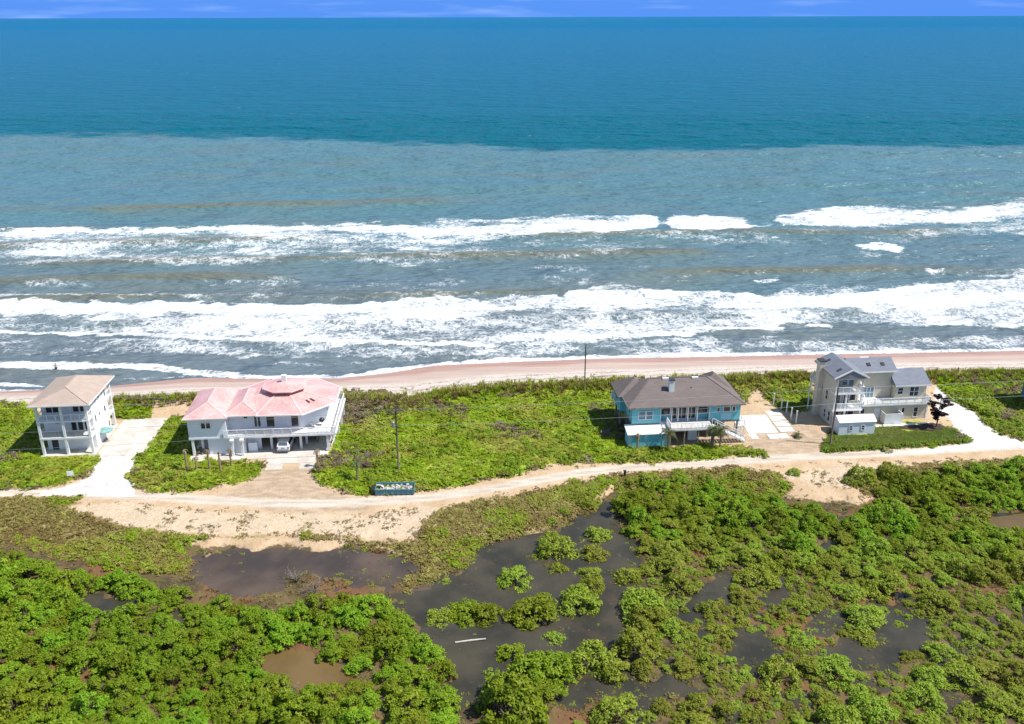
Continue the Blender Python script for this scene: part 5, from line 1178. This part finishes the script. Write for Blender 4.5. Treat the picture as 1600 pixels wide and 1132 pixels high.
dart(STANDS['upper'], lambda rs, a, b: rs.uniform(1.2, 2.15), lambda a, b: 0.9, 6, lambda rs, a, b: 'g' if b < 850 + 25 * rs.randn() else 'o', lab_up, 'mangroves in the upper right stand', 0.62)
def lab_lo(px, py, r):
    return ('low' if r < 1.1 else 'rounded') + ' olive mangrove on the open mud, ' + ('along the bottom edge' if py > 1070 else 'around the large right pool' if in_poly(px, py, POOLS['r2']) < 70 else 'near the right edge' if px > 1470 else 'between the right pools and the stand above' if py < 960 else 'right of the channel')
dart(STANDS['lower'], lambda rs, a, b: rs.uniform(1.15, 2.5) if rs.rand() < 0.7 else rs.uniform(0.45, 0.9), lambda a, b: 0.35 + 0.65 * (float(vnoise(a * 0.018, b * 0.03, 8)) > 0.38), 8, lambda rs, a, b: 'f' if rs.rand() < 0.30 else 'o', lab_lo, 'mangroves scattered over the right mud', 0.74)
ORDB = 'first second third fourth fifth sixth seventh eighth ninth tenth eleventh twelfth thirteenth'.split()
# small outliers along the banks
rs = np.random.RandomState(77)
for nb, (px, py, w) in enumerate([(905,780,26),(915,790,30),(880,800,20),(860,815,18),(1150,745,30),(1060,748,34),(1010,752,40),(1240,740,22),(1330,755,26),(985,755,30),(1100,752,30),(1345,750,40),(1390,745,44)]):
    x, y, z = at(px, py); d = math.hypot(math.hypot(x, y), 61); r = w * 0.5 * d / FPX
    BUSHES.append((x, y, z, r, 'o', 'low shrub on the bank below the track, %s of thirteen from the left' % ORDB[sorted([905,915,880,860,1150,1060,1010,1240,1330,985,1100,1345,1390]).index(px)], 'low shrubs on the bank below the track'))
LMK = [('murky tan pool', POOLS['brown']), ('small dark left pool', POOLS['l2']), ('dark shallow pond', POOLS['mud']), ('large right pool', POOLS['r2']), ('small blue pool', POOLS['r5']), ('murky right-edge pool', POOLS['r6']),
       ('long narrow right pool', POOLS['r3']), ('small square pool', POOLS['r4']), ('bottom left corner', [(0, 1125), (8, 1125), (8, 1132), (0, 1132)]), ('bottom right corner', [(1592, 1125), (1600, 1125), (1600, 1132), (1592, 1132)]), ('left picture edge', [(0, 890), (6, 890), (6, 930), (0, 930)]), ('pale fallen pole', [(708, 1003), (757, 1003), (757, 1012), (708, 1012)]), ('white egret in the channel', [(1195, 1070), (1200, 1070), (1200, 1078), (1195, 1078)])][:12]
ORD = 'nearest second third fourth fifth sixth seventh eighth ninth tenth eleventh twelfth thirteenth fourteenth fifteenth sixteenth seventeenth eighteenth nineteenth twentieth twenty-first twenty-second twenty-third twenty-fourth twenty-fifth twenty-sixth twenty-seventh twenty-eighth twenty-ninth thirtieth thirty-first thirty-second thirty-third thirty-fourth thirty-fifth thirty-sixth thirty-seventh thirty-eighth thirty-ninth fortieth forty-first forty-second'.split()
DIRS = ['right', 'upper right', 'upper', 'upper left', 'left', 'lower left', 'lower', 'lower right']
sect = {}
BX = np.array([proj(b[0], b[1], b[2] + 0.5 * b[3]) for b in BUSHES]); DM = np.array([poly_sd(BX[:, 0], BX[:, 1], p) for _, p in LMK])
for i in range(NCH, len(BUSHES)):
    if 'mangrove' not in BUSHES[i][5]: continue
    k = int(np.argmin(DM[:, i])); P_ = LMK[k][1]; cx = sum(p[0] for p in P_) / len(P_); cy = sum(p[1] for p in P_) / len(P_)
    an = math.atan2(cy - BX[i, 1], BX[i, 0] - cx); sect.setdefault((k, int(round(an / (math.pi / 4))) % 8), []).append((DM[k, i], i))
for (k, dd), lst in sect.items():
    lst = [q for q in sorted(lst) if -20 < BX[q[1], 0] < 1620 and BX[q[1], 1] < 1150] + [q for q in lst if not (-20 < BX[q[1], 0] < 1620 and BX[q[1], 1] < 1150)]
    for n_, (_, i) in enumerate(lst):
        b = BUSHES[i]; kind_ = {'g': 'bright green', 'o': 'olive green', 'f': 'low olive'}[b[4]]
        o_ = ORD[n_] if n_ < len(ORD) else 'outermost'
        BUSHES[i] = b[:5] + ('%s mangrove, %s out from the %s, %s side' % (kind_, o_, LMK[k][0], DIRS[dd]) if n_ else '%s mangrove nearest the %s on its %s side' % (kind_, LMK[k][0], DIRS[dd]),) + b[6:]
score = [(-b[3] / math.hypot(b[0], b[1], 60), i) for i, b in enumerate(BUSHES)]
vis = []
for s_, i in sorted(score):
    b = BUSHES[i]; px, py = proj(b[0], b[1], b[2] + b[3]);
    if -40 < px < 1640 and py < 1175: vis.append(i)
single = set(vis[:300]); rest_i = [i for i in range(len(BUSHES)) if i not in single and -250 < proj(BUSHES[i][0], BUSHES[i][1], -1)[0] < 1850]
print('BUSHES', len(BUSHES), 'visible', len(vis), 'rest', len(rest_i))
KD = {'g': BU_G, 'o': BU_O, 'f': BU_F}
brs = np.random.RandomState(9)
for i in sorted(single):
    x, y, z, r, kd, lab, grp = BUSHES[i]; cr, st = KD[kd][brs.randint(len(KD[kd]))]
    P = thing('mangrove_bush', lab, 'mangrove', (x, y, z), brs.uniform(0, 6.28), grp)
    hs = r * brs.uniform(0.8, 1.55); P.scale = (r * brs.uniform(.95, 1.12), r * brs.uniform(.95, 1.12), hs)
    shared('crown', cr, P); shared('stems', st, P)

# ---- geometry-nodes scatter for what nobody could count
def scatter(name, label, pts, scl, protos, seed, tilt=0.25):
    rs = np.random.RandomState(seed); n = len(pts)
    col = bpy.data.collections.new(name + '_kinds')
    for k, me in enumerate(protos):
        po = bpy.data.objects.new('%s_kind' % name, me); col.objects.link(po)
    me = bpy.data.meshes.new(name); me.vertices.add(n); me.vertices.foreach_set('co', np.asarray(pts, np.float32).ravel())
    a = me.attributes.new('scl', 'FLOAT_VECTOR', 'POINT'); a.data.foreach_set('vector', np.asarray(scl, np.float32).ravel())
    rot = np.stack([rs.normal(0, tilt, n), rs.normal(0, tilt, n), rs.uniform(0, 6.28, n)], -1)
    a = me.attributes.new('rot', 'FLOAT_VECTOR', 'POINT'); a.data.foreach_set('vector', rot.astype(np.float32).ravel())
    a = me.attributes.new('kind_id', 'INT', 'POINT'); a.data.foreach_set('value', rs.randint(0, len(protos), n).astype(np.int32))
    o = bpy.data.objects.new(name, me); C.objects.link(o); tag(o, label, kind='stuff')
    g = bpy.data.node_groups.new(name, 'GeometryNodeTree')
    g.interface.new_socket('Geometry', in_out='INPUT', socket_type='NodeSocketGeometry'); g.interface.new_socket('Geometry', in_out='OUTPUT', socket_type='NodeSocketGeometry')
    N = g.nodes; L = g.links; gi = N.new('NodeGroupInput'); go = N.new('NodeGroupOutput')
    ci = N.new('GeometryNodeCollectionInfo'); ci.inputs[0].default_value = col; ci.inputs[1].default_value = True; ci.inputs[2].default_value = True
    ip = N.new('GeometryNodeInstanceOnPoints'); ip.inputs['Pick Instance'].default_value = True
    m2p = N.new('GeometryNodeMeshToPoints')
    L.new(gi.outputs[0], m2p.inputs[0]); L.new(m2p.outputs[0], ip.inputs['Points']); L.new(ci.outputs[0], ip.inputs['Instance'])
    for nm, ty, so in (('scl', 'FLOAT_VECTOR', 'Scale'), ('rot', 'FLOAT_VECTOR', 'Rotation'), ('kind_id', 'INT', 'Instance Index')):
        na = N.new('GeometryNodeInputNamedAttribute'); na.data_type = ty; na.inputs[0].default_value = nm
        if so == 'Rotation':
            e2 = N.new('FunctionNodeEulerToRotation'); L.new(na.outputs[0], e2.inputs[0]); L.new(e2.outputs[0], ip.inputs[so])
        else: L.new(na.outputs[0], ip.inputs[so])
    L.new(ip.outputs[0], go.inputs[0])
    md = o.modifiers.new('scatter', 'NODES'); md.node_group = g
    return o
if rest_i:
    for kd, nm, lb in (('g', 'mangrove_thicket', 'the rest of the thick green mangroves'), ('o', 'mangrove_scrub', 'the rest of the olive mangroves'), ('f', 'mangrove_seedlings', 'low young mangroves on the mud')):
        ids = [i for i in rest_i if BUSHES[i][4] == kd]
        if ids: scatter(nm, lb, [BUSHES[i][:3] for i in ids], [(BUSHES[i][3],) * 3 for i in ids], [c for c, s_ in KD[kd]], 3, 0.05)

def tuft_protos(mat, n, seed, clumps, per, size, hgt, spread=0.9, elong=1.9, up=1.1):
    out = []
    for k in range(n):
        rs = np.random.RandomState(seed + k)
        a = rs.uniform(0, 6.28, clumps); r = np.sqrt(rs.rand(clumps)) * spread
        c = np.stack([r * np.cos(a), r * np.sin(a), hgt * (1 - (r / spread) ** 2 * 0.8) * rs.uniform(.4, 1, clumps)], -1)
        out.append(leaves_mesh('tuft', c, rs.uniform(.18, .38, clumps), per, size, mat, rs, elong=elong, up=up))
    return out
def blade_protos(mat, n, seed, blades, hgt):
    out = []
    for k in range(n):
        rs = np.random.RandomState(seed + k); b = blades
        a = rs.uniform(0, 6.28, b); r = rs.uniform(0, .25, b); base = np.stack([r * np.cos(a), r * np.sin(a), np.zeros(b)], -1)
        lean = rs.uniform(.15, .8, b); h = hgt * rs.uniform(.6, 1.2, b); t = base + np.stack([np.cos(a) * lean * h, np.sin(a) * lean * h, h], -1)
        s = np.stack([-np.sin(a), np.cos(a), 0 * a], -1) * 0.05; mid = (base + t) / 2 + np.array([0, 0, .12]) * hgt
        q = np.stack([base - s, base + s, mid + s * .8, mid - s * .8], 1); q2 = np.stack([mid - s * .8, mid + s * .8, t + s * .15, t - s * .15], 1)
        v = np.concatenate([q, q2], 1).reshape(-1, 3)
        out.append(np_mesh('tuft', v, np.arange(len(v)).reshape(-1, 4), [mat], {'var': np.repeat(rs.rand(b), 8)}, smooth=False))
    return out
def sample(mask, n, seed, jit=0.5):
    """n points with probability given by a mask over the terrain grid"""
    rs = np.random.RandomState(seed); w = np.clip(mask, 0, None).ravel(); w = w * (GPX.ravel() > -230) * (GPX.ravel() < 1830) * (GPY.ravel() < 1300)
    tot = w.sum(); c = np.cumsum(w) / tot; i = np.searchsorted(c, rs.rand(n)); i = np.clip(i, 0, w.size - 1)
    x = GX.ravel()[i] + rs.uniform(-jit, jit, n) * 0.5; y = GY.ravel()[i] + rs.uniform(-jit, jit, n) * 0.42
    return np.stack([x, y, ground_z(x, y)], -1), rs
# footprints that stay clear of ground cover
CLEAR = []
for (px, py), (u0, u1, v0, v1) in [((67, 713), (-0.5, 14.9, -1.0, 12.2)), ((303, 716), (-0.8, 20.2, -1.3, 13)), ((984, 687), (0, 17.5, -0.8, 9.5)), ((984, 687), (17.8, 26.5, -2.2, 8)), ((984, 687), (-1.1, 5.2, -3.1, -0.1)), ((1297, 667), (-1.0, 16.6, -0.2, 8.6)), ((1297, 667), (-0.3, 5.8, -3.3, -0.3)), ((1297, 667), (10.6, 17, -2.9, -0.3))]:
    CLEAR.append((gp(px, py), u0, u1, v0, v1))
def clear_mask(X, Y):
    k = np.ones(X.shape); ca, sa = math.cos(RZ), math.sin(RZ)
    for (ox, oy), u0, u1, v0, v1 in CLEAR:
        dx, dy = X - ox, Y - oy; u = dx * ca + dy * sa; v = -dx * sa + dy * ca
        k = k * ~((u > u0) & (u < u1) & (v > v0) & (v < v1))
    return k
CLM = clear_mask(GX, GY)
lawn_d = sstep(0.1, 0.6, np.clip(0.5 - poly_sd(GPX, GPY, GRASS[6]) / 6, 0, 1))
gm = sstep(0.35, 0.65, FF['grass'] + (fbm(GX * 0.8, GY * 0.8, 70) - 0.5) * 0.5) * CLM * (1 - lawn_d)
patchy = fbm(GX * 0.22, GY * 0.22, 71)
pts, rs = sample(gm, 31000, 1)
sc = rs.uniform(0.35, 0.85, len(pts)) * (0.65 + 0.9 * fbm(pts[:, 0] * 0.25, pts[:, 1] * 0.25, 73)); scatter('ground_cover', 'dense green dune creeper and low scrub over the house lots', pts - [0, 0, 0.03], np.stack([sc, sc, sc * 0.30], -1), tuft_protos('cover_leaf', 4, 400, 9, 11, 0.30, 0.55), 5)
pts, rs = sample(gm * sstep(0.52, 0.62, patchy), 1500, 21); sc = rs.uniform(0.5, 1.0, len(pts))
scatter('dune_shrubs', 'taller bright shrubs in the lots', pts, np.stack([sc, sc, sc * 0.9], -1), tuft_protos('shrub_leaf', 3, 440, 14, 16, 0.30, 0.6), 6)
# dry brush
dry = (np.clip(0.5 - poly_sd(GPX, GPY, SCRUB[5]) / 8, 0, 1) * 2.5 + gm * 0.5 * sstep(0.60, 0.68, fbm(GX * 0.12, GY * 0.12, 75)) + 0.25 * gm * sstep(0.6, 0.2, FF['grass'] - 0.3))
dry = dry * ~((GPX > 975) & (GPX < 1200) & (GPY > 690))
pts, rs = sample(dry * CLM, 1500, 22); sc = rs.uniform(0.5, 1.1, len(pts)); scatter('dry_brush', 'brown dry brush among the dune plants', pts, np.stack([sc, sc, sc * 0.7], -1), tuft_protos('dry_brush', 3, 460, 12, 14, 0.26, 0.6), 7)
# mown lawn of the grey house
pts, rs = sample(lawn_d * CLM, 5000, 23); sc = rs.uniform(0.25, 0.45, len(pts)); scatter('lawn_grass', 'short mown lawn of the grey house', pts, np.stack([sc, sc, sc * 0.3], -1), tuft_protos('turf_leaf', 3, 480, 8, 10, 0.30, 0.35), 8, 0.1)
# scrub below the track
sm = sstep(0.35, 0.7, FF['scrub'] + (fbm(GX * 0.5, GY * 0.5, 72) - 0.5) * 0.9) * (FF['pool'] > -2)
pts, rs = sample(sm, 11000, 2); sc = rs.uniform(0.25, 0.75, len(pts)); scatter('scrub_cover', 'low olive and brown scrub between the track and the marsh', pts - [0, 0, 0.03], np.stack([sc, sc, sc * 0.6], -1), tuft_protos('scrub_leaf', 4, 500, 8, 11, 0.30, 0.45), 9)
pts, rs = sample(sm * sstep(0.5, 0.6, fbm(GX * 0.15, GY * 0.15, 79)), 1500, 24); sc = rs.uniform(0.4, 0.9, len(pts)); scatter('green_scrub', 'green low plants among the scrub', pts, np.stack([sc, sc, sc * 0.7], -1), tuft_protos('cover_leaf', 3, 520, 9, 12, 0.3, 0.5), 10)
# marsh plants on the exposed mud
mm = (FF['marsh'] > 0.6) * (GZ > MARSH_W - 0.12) * (0.25 + sstep(0.4, 0.6, fbm(GX * 0.3, GY * 0.3, 74)))
pts, rs = sample(mm, 11000, 3); sc = rs.uniform(0.18, 0.55, len(pts)); scatter('marsh_cover', 'low brown and red marsh plants on the mud', pts - [0, 0, 0.02], np.stack([sc, sc, sc * 0.6], -1), tuft_protos('marsh_leaf', 4, 600, 7, 10, 0.34, 0.45), 11)
# small tufts standing in the shallow water
tm = (FF['marsh'] > 0.6) * (FF['pool'] < 3) * (0.08 + sstep(-16, -1, FF['pool'])) * sstep(0.48, 0.6, fbm(GX * 0.22, GY * 0.22, 78)) * (poly_sd(GPX, GPY, POOLS['brown']) > 4)
pts, rs = sample(tm, 800, 31); pts[:, 2] = np.maximum(pts[:, 2], MARSH_W - 0.05); sc = rs.uniform(0.12, 0.5, len(pts)) * rs.uniform(.5, 1, len(pts)); scatter('water_tufts', 'small green tufts rising from the shallow marsh water', pts, np.stack([sc, sc, sc * 0.8], -1), tuft_protos('mangrove_olive', 3, 640, 8, 14, 0.3, 0.5) + tuft_protos('marsh_leaf', 1, 660, 7, 12, 0.3, 0.4), 14)
# sparse weeds on the sand shoulder and dune foot
wm = ((FF['wsand'] > 0.3) * 0.8 + (np.abs(FF['beach_t']) < 0.12) * 1.0 + (FF['beach_t'] < 0) * (FF['marsh'] < .3) * 0.12) * (FF['road'] < .3) * (FF['shell'] < .3) * (FF['dirt'] < .4) * sstep(0.5, 0.62, fbm(GX * 0.5, GY * 0.5, 76)) * CLM
wm = wm + 0.9 * CLM * (FF['road'] < .45) * (FF['marsh'] < .3) * (np.maximum(FF['grass'], FF['scrub']) > .12) * (np.maximum(FF['grass'], FF['scrub']) < .55)
pts, rs = sample(wm, 4200, 4); sc = rs.uniform(0.15, 0.5, len(pts)); scatter('sand_weeds', 'sparse dry weeds on the open sand', pts, np.stack([sc, sc, sc * 0.5], -1), tuft_protos('dry_brush', 2, 700, 7, 9, 0.3, 0.4) + tuft_protos('scrub_leaf', 2, 720, 7, 9, 0.3, 0.4), 12)
# dune grass along the crest
dm = np.exp(-((FF['beach_t'] + 0.12) / 0.12) ** 2) * (GPX > 180) * CLM
pts, rs = sample(dm, 3500, 25); sc = rs.uniform(0.7, 1.3, len(pts)); scatter('dune_grass', 'tufts of dune grass along the beach edge', pts, np.stack([sc, sc, sc], -1), blade_protos('scrub_leaf', 3, 740, 26, 0.7) + blade_protos('cover_leaf', 2, 760, 26, 0.7), 13, 0.1)

# ---- single shrubs and trees
def shrub_set(ptsl, name, lab, cat, grp, mat, seed, scale, hs=1.0):
    pr = bush_protos(mat, 's', 3, seed, 22, 30, 0.5, 0.9); rr = random.Random(seed)
    for i, (px, py) in enumerate(ptsl):
        x, y, z = at(px, py); cr, st = pr[i % 3]; P = thing(name, lab if isinstance(lab, str) else lab(i), cat, (x, y, z), rr.uniform(0, 6.3), grp)
        s_ = scale * rr.uniform(.8, 1.2); P.scale = (s_, s_, s_ * hs * rr.uniform(.85, 1.2)); shared('crown', cr, P); shared('stems', st, P)
n = 22; hp = [(1290 + (1505 - 1290) * i / (n - 1), 705 - 14 * (i / (n - 1)) + 0.6 * math.sin(i * 2)) for i in range(n)]
shrub_set(hp, 'hedge_shrub', lambda i: 'first hedge shrub beside the utility pole, lawn of the grey house' if i == 0 else 'last and tallest hedge shrub at the shell driveway' if i == n - 1 else '%s hedge shrub counted from the utility pole, lawn of the grey house' % ORD[i], 'shrub', 'hedge along the lawn of the grey house', 'shrub_leaf', 800, 0.62, 1.15)
fp = [(988 + i * 15.2 + (3 * math.sin(i * 1.7)), 716 - i * 0.55 + 2.5 * math.sin(i * 2.3)) for i in range(13)]
shrub_set(fp, 'garden_shrub', lambda i: 'leafy low shrub in the bed before the aqua house, %s from the left' % ORDB[i], 'shrub', 'garden bed in front of the aqua house', 'shrub_leaf', 820, 0.85, 1.0)
shrub_set([(1568, 680), (1582, 684), (1596, 687)], 'verge_shrub', lambda i: ['leftmost', 'middle', 'rightmost'][i] + ' small shrub on the verge right of the shell driveway', 'shrub', 'verge shrubs right of the shell driveway', 'shrub_leaf', 830, 0.7)
shrub_set([(545, 750), (578, 752), (532, 742)], 'lot_shrub', lambda i: 'dark shrub ' + ['left of', 'right of', 'farthest left of'][i] + ' the small palm on the green lot', 'shrub', 'dark shrubs around the lot palm', 'shrub_leaf', 840, 0.9)
shrub_set([(318, 706), (310, 710)], 'porch_shrub', lambda i: ['larger right', 'smaller left'][i] + ' dry shrub under the left wing of the pink-roofed house', 'shrub', 'dry shrubs by the pink-roofed house', 'dry_brush', 850, 0.9, 1.2)
def frond_mesh(seed, nf, length, mat, droop, up0=0.9, dead=0.0):
    rs = np.random.RandomState(seed); vs = []; var = []
    for k in range(nf):
        a = 2 * math.pi * k / nf * 2.4 + rs.uniform(-.3, .3); el = rs.uniform(-0.3 - dead, up0); L = length * rs.uniform(.75, 1.1); tone = rs.rand()
        p = np.zeros(3); d = np.array([math.cos(a) * math.cos(el), math.sin(a) * math.cos(el), math.sin(el)]); ns = 9; side = np.array([-math.sin(a), math.cos(a), 0])
        for i in range(ns):
            q = p + d * L / ns; wl_ = 0.25 * length / 1.6 * math.sin(math.pi * (i + 0.9) / (ns + 0.8)) ** 0.6
            for sg in (-1, 1):
                for h in (0.0, 0.5):
                    b = p + (q - p) * h; tip = b + side * sg * wl_ + d * wl_ * 0.55 - np.array([0, 0, wl_ * (.35 + dead)])
                    o_ = d * L / ns * 0.32; vs += [b, b + o_, tip + o_ * .3, tip]; var += [tone * .6 + rs.rand() * .4] * 4
            vs += [p + side * .03, p - side * .03, q - side * .02, q + side * .02]; var += [tone] * 4
            p = q; d = d - np.array([0, 0, droop / ns * (1 + i * .25)]); d /= np.linalg.norm(d)
    v = np.array(vs); return np_mesh('fronds', v, np.arange(len(v)).reshape(-1, 4), [mat], {'var': np.array(var)}, smooth=False)
def palm(px, py, h, lab, grp, mat, seed, length=1.7, nf=22, droop=1.05, lean=0.0, r=0.14, up0=0.9, dead=0.0, skirt=False):
    x, y, z = at(px, py); P = thing('palm_tree', lab, 'palm', (x, y, z), seed * 0.7, grp)
    m = MB(); k = 9; pts = [(lean * (i / (k - 1)) ** 2, 0, -0.3 + (h + 0.3) * i / (k - 1)) for i in range(k)]
    m.tube(pts, [r * (1.25 if i == 0 else 1.0 + 0.12 * (i % 2)) for i in range(k)], 9).build('trunk', 'palm_bark', P, smooth=True)
    o = bpy.data.objects.new('fronds', frond_mesh(seed, nf, length, mat, droop, up0, dead)); C.objects.link(o); o.parent = P; o.location = (lean, 0, h)
    if skirt:
        o = bpy.data.objects.new('dead_fronds', frond_mesh(seed + 50, 10, length * 0.7, 'dead_frond', 2.5, -0.2, 0.4)); C.objects.link(o); o.parent = P; o.location = (lean, 0, h - 0.15)
palm(1043, 705, 3.0, 'green palm at the right end of the aqua shed', 'green palms in front of the aqua house', 'palm_leaf', 1, 1.8, 26, skirt=True)
palm(1113, 697, 2.9, 'left palm of the pair in front of the white deck', 'green palms in front of the aqua house', 'palm_leaf', 2, 1.7, 24)
palm(1124, 700, 3.0, 'right palm of the pair in front of the white deck', 'green palms in front of the aqua house', 'palm_leaf', 3, 1.8, 26, skirt=True)
palm(995, 703, 2.6, 'withered palm in front of the aqua shed', 'withered palms', 'dead_frond', 4, 1.0, 12, 2.2, up0=0.5, dead=.3)
for k, (px, py, h, nm) in enumerate([(292, 736, 3.3, 'leftmost'), (307, 738, 2.3, 'second from left'), (327, 735, 3.2, 'third from left'), (344, 735, 2.9, 'fourth from left, bare'), (361, 729, 2.7, 'fifth from left')]):
    palm(px, py, h, 'withered palm trunk on the lawn of the pink-roofed house, ' + nm, 'withered palms in front of the pink-roofed house', 'dead_frond', 10 + k, 0.35 if k == 3 else 0.85, 5 if k == 3 else 12, 2.4, up0=0.6, dead=.3, r=0.13)
palm(496, 729, 2.6, 'withered palm beside the concrete apron at the carport', 'withered palms in front of the pink-roofed house', 'dead_frond', 16, 1.0, 14, 2.4, up0=.6, dead=.2)
palm(558, 751, 2.9, 'small dark green palm on the green lot left of the utility pole', None, 'palm_leaf', 20, 1.25, 20)
palm(1245, 683, 0.5, 'short bushy palm at the corner of the grey house plot', None, 'palm_leaf', 22, 1.3, 18, 1.2)
def plum():
    x, y, z = at(1462, 668); P = thing('plum_tree', 'dark purple leaved tree in the mulch bed by the grey house', 'tree', (x, y, z + 0.05), 0)
    rs = np.random.RandomState(5); m = MB(); m.tube([(0, 0, -0.3), (0.05, 0, 1.2), (0.0, 0.05, 3), (0.1, 0, 5.0)], [.12, .10, .07, .03], 8); cc = []; rr = []
    for i in range(26):
        a = rs.uniform(0, 6.28); h = rs.uniform(1.3, 5.0); L = (0.45 + 1.25 * math.sin(math.pi * min(1, (5.6 - h) / 4.6)) ** 0.8) * rs.uniform(.6, 1.05)
        e = (L * math.cos(a), L * math.sin(a), h + rs.uniform(.1, .5)); m.tube([(0, 0, h - .3), (e[0] * .5, e[1] * .5, h), e], [.035, .025, .01], 5)
        for t in (0.55, 0.8, 1.0): cc.append((e[0] * t, e[1] * t, h - .1 + (e[2] - h + .1) * t)); rr.append(rs.uniform(.22, .42))
    m.build('trunk', 'bark', P); o = bpy.data.objects.new('crown', leaves_mesh('crown', cc, rr, 60, 0.30, 'plum_leaf', rs)); C.objects.link(o); o.parent = P
plum()
def bare(px, py, seed, lab, s=1.0):
    x, y, z = at(px, py); rs = np.random.RandomState(seed); m = MB()
    for i in range(22):
        a = rs.uniform(0, 6.28); L = rs.uniform(.4, 1.5) * s; h = rs.uniform(.35, 1.15) * s; mid = Vector((L * .45 * math.cos(a), L * .45 * math.sin(a), h * .65)); end = Vector((L * math.cos(a + rs.uniform(-.5, .5)), L * math.sin(a + rs.uniform(-.5, .5)), h))
        m.tube([(0, 0, -.2), mid, end], [.03, .022, .008], 5)
        for q in range(3):
            t = rs.uniform(.1, .8); p = mid.lerp(end, t); e = p + Vector((rs.uniform(-.4, .4), rs.uniform(-.4, .4), rs.uniform(.05, .4))) * s; m.tube([p, e], [.015, .006], 4)
    o = m.build('dead_shrub', 'twig'); o.location = (x, y, z); tag(o, lab, 'dead shrub')
bare(462, 908, 1, 'greyish leafless shrub at the lower edge of the dark pond', 1.2); bare(455, 1085, 2, 'bare branches at the lower edge of the murky tan pool', .8); bare(490, 925, 3, 'greyish leafless shrub on the bank under the dark pond', 1.3)
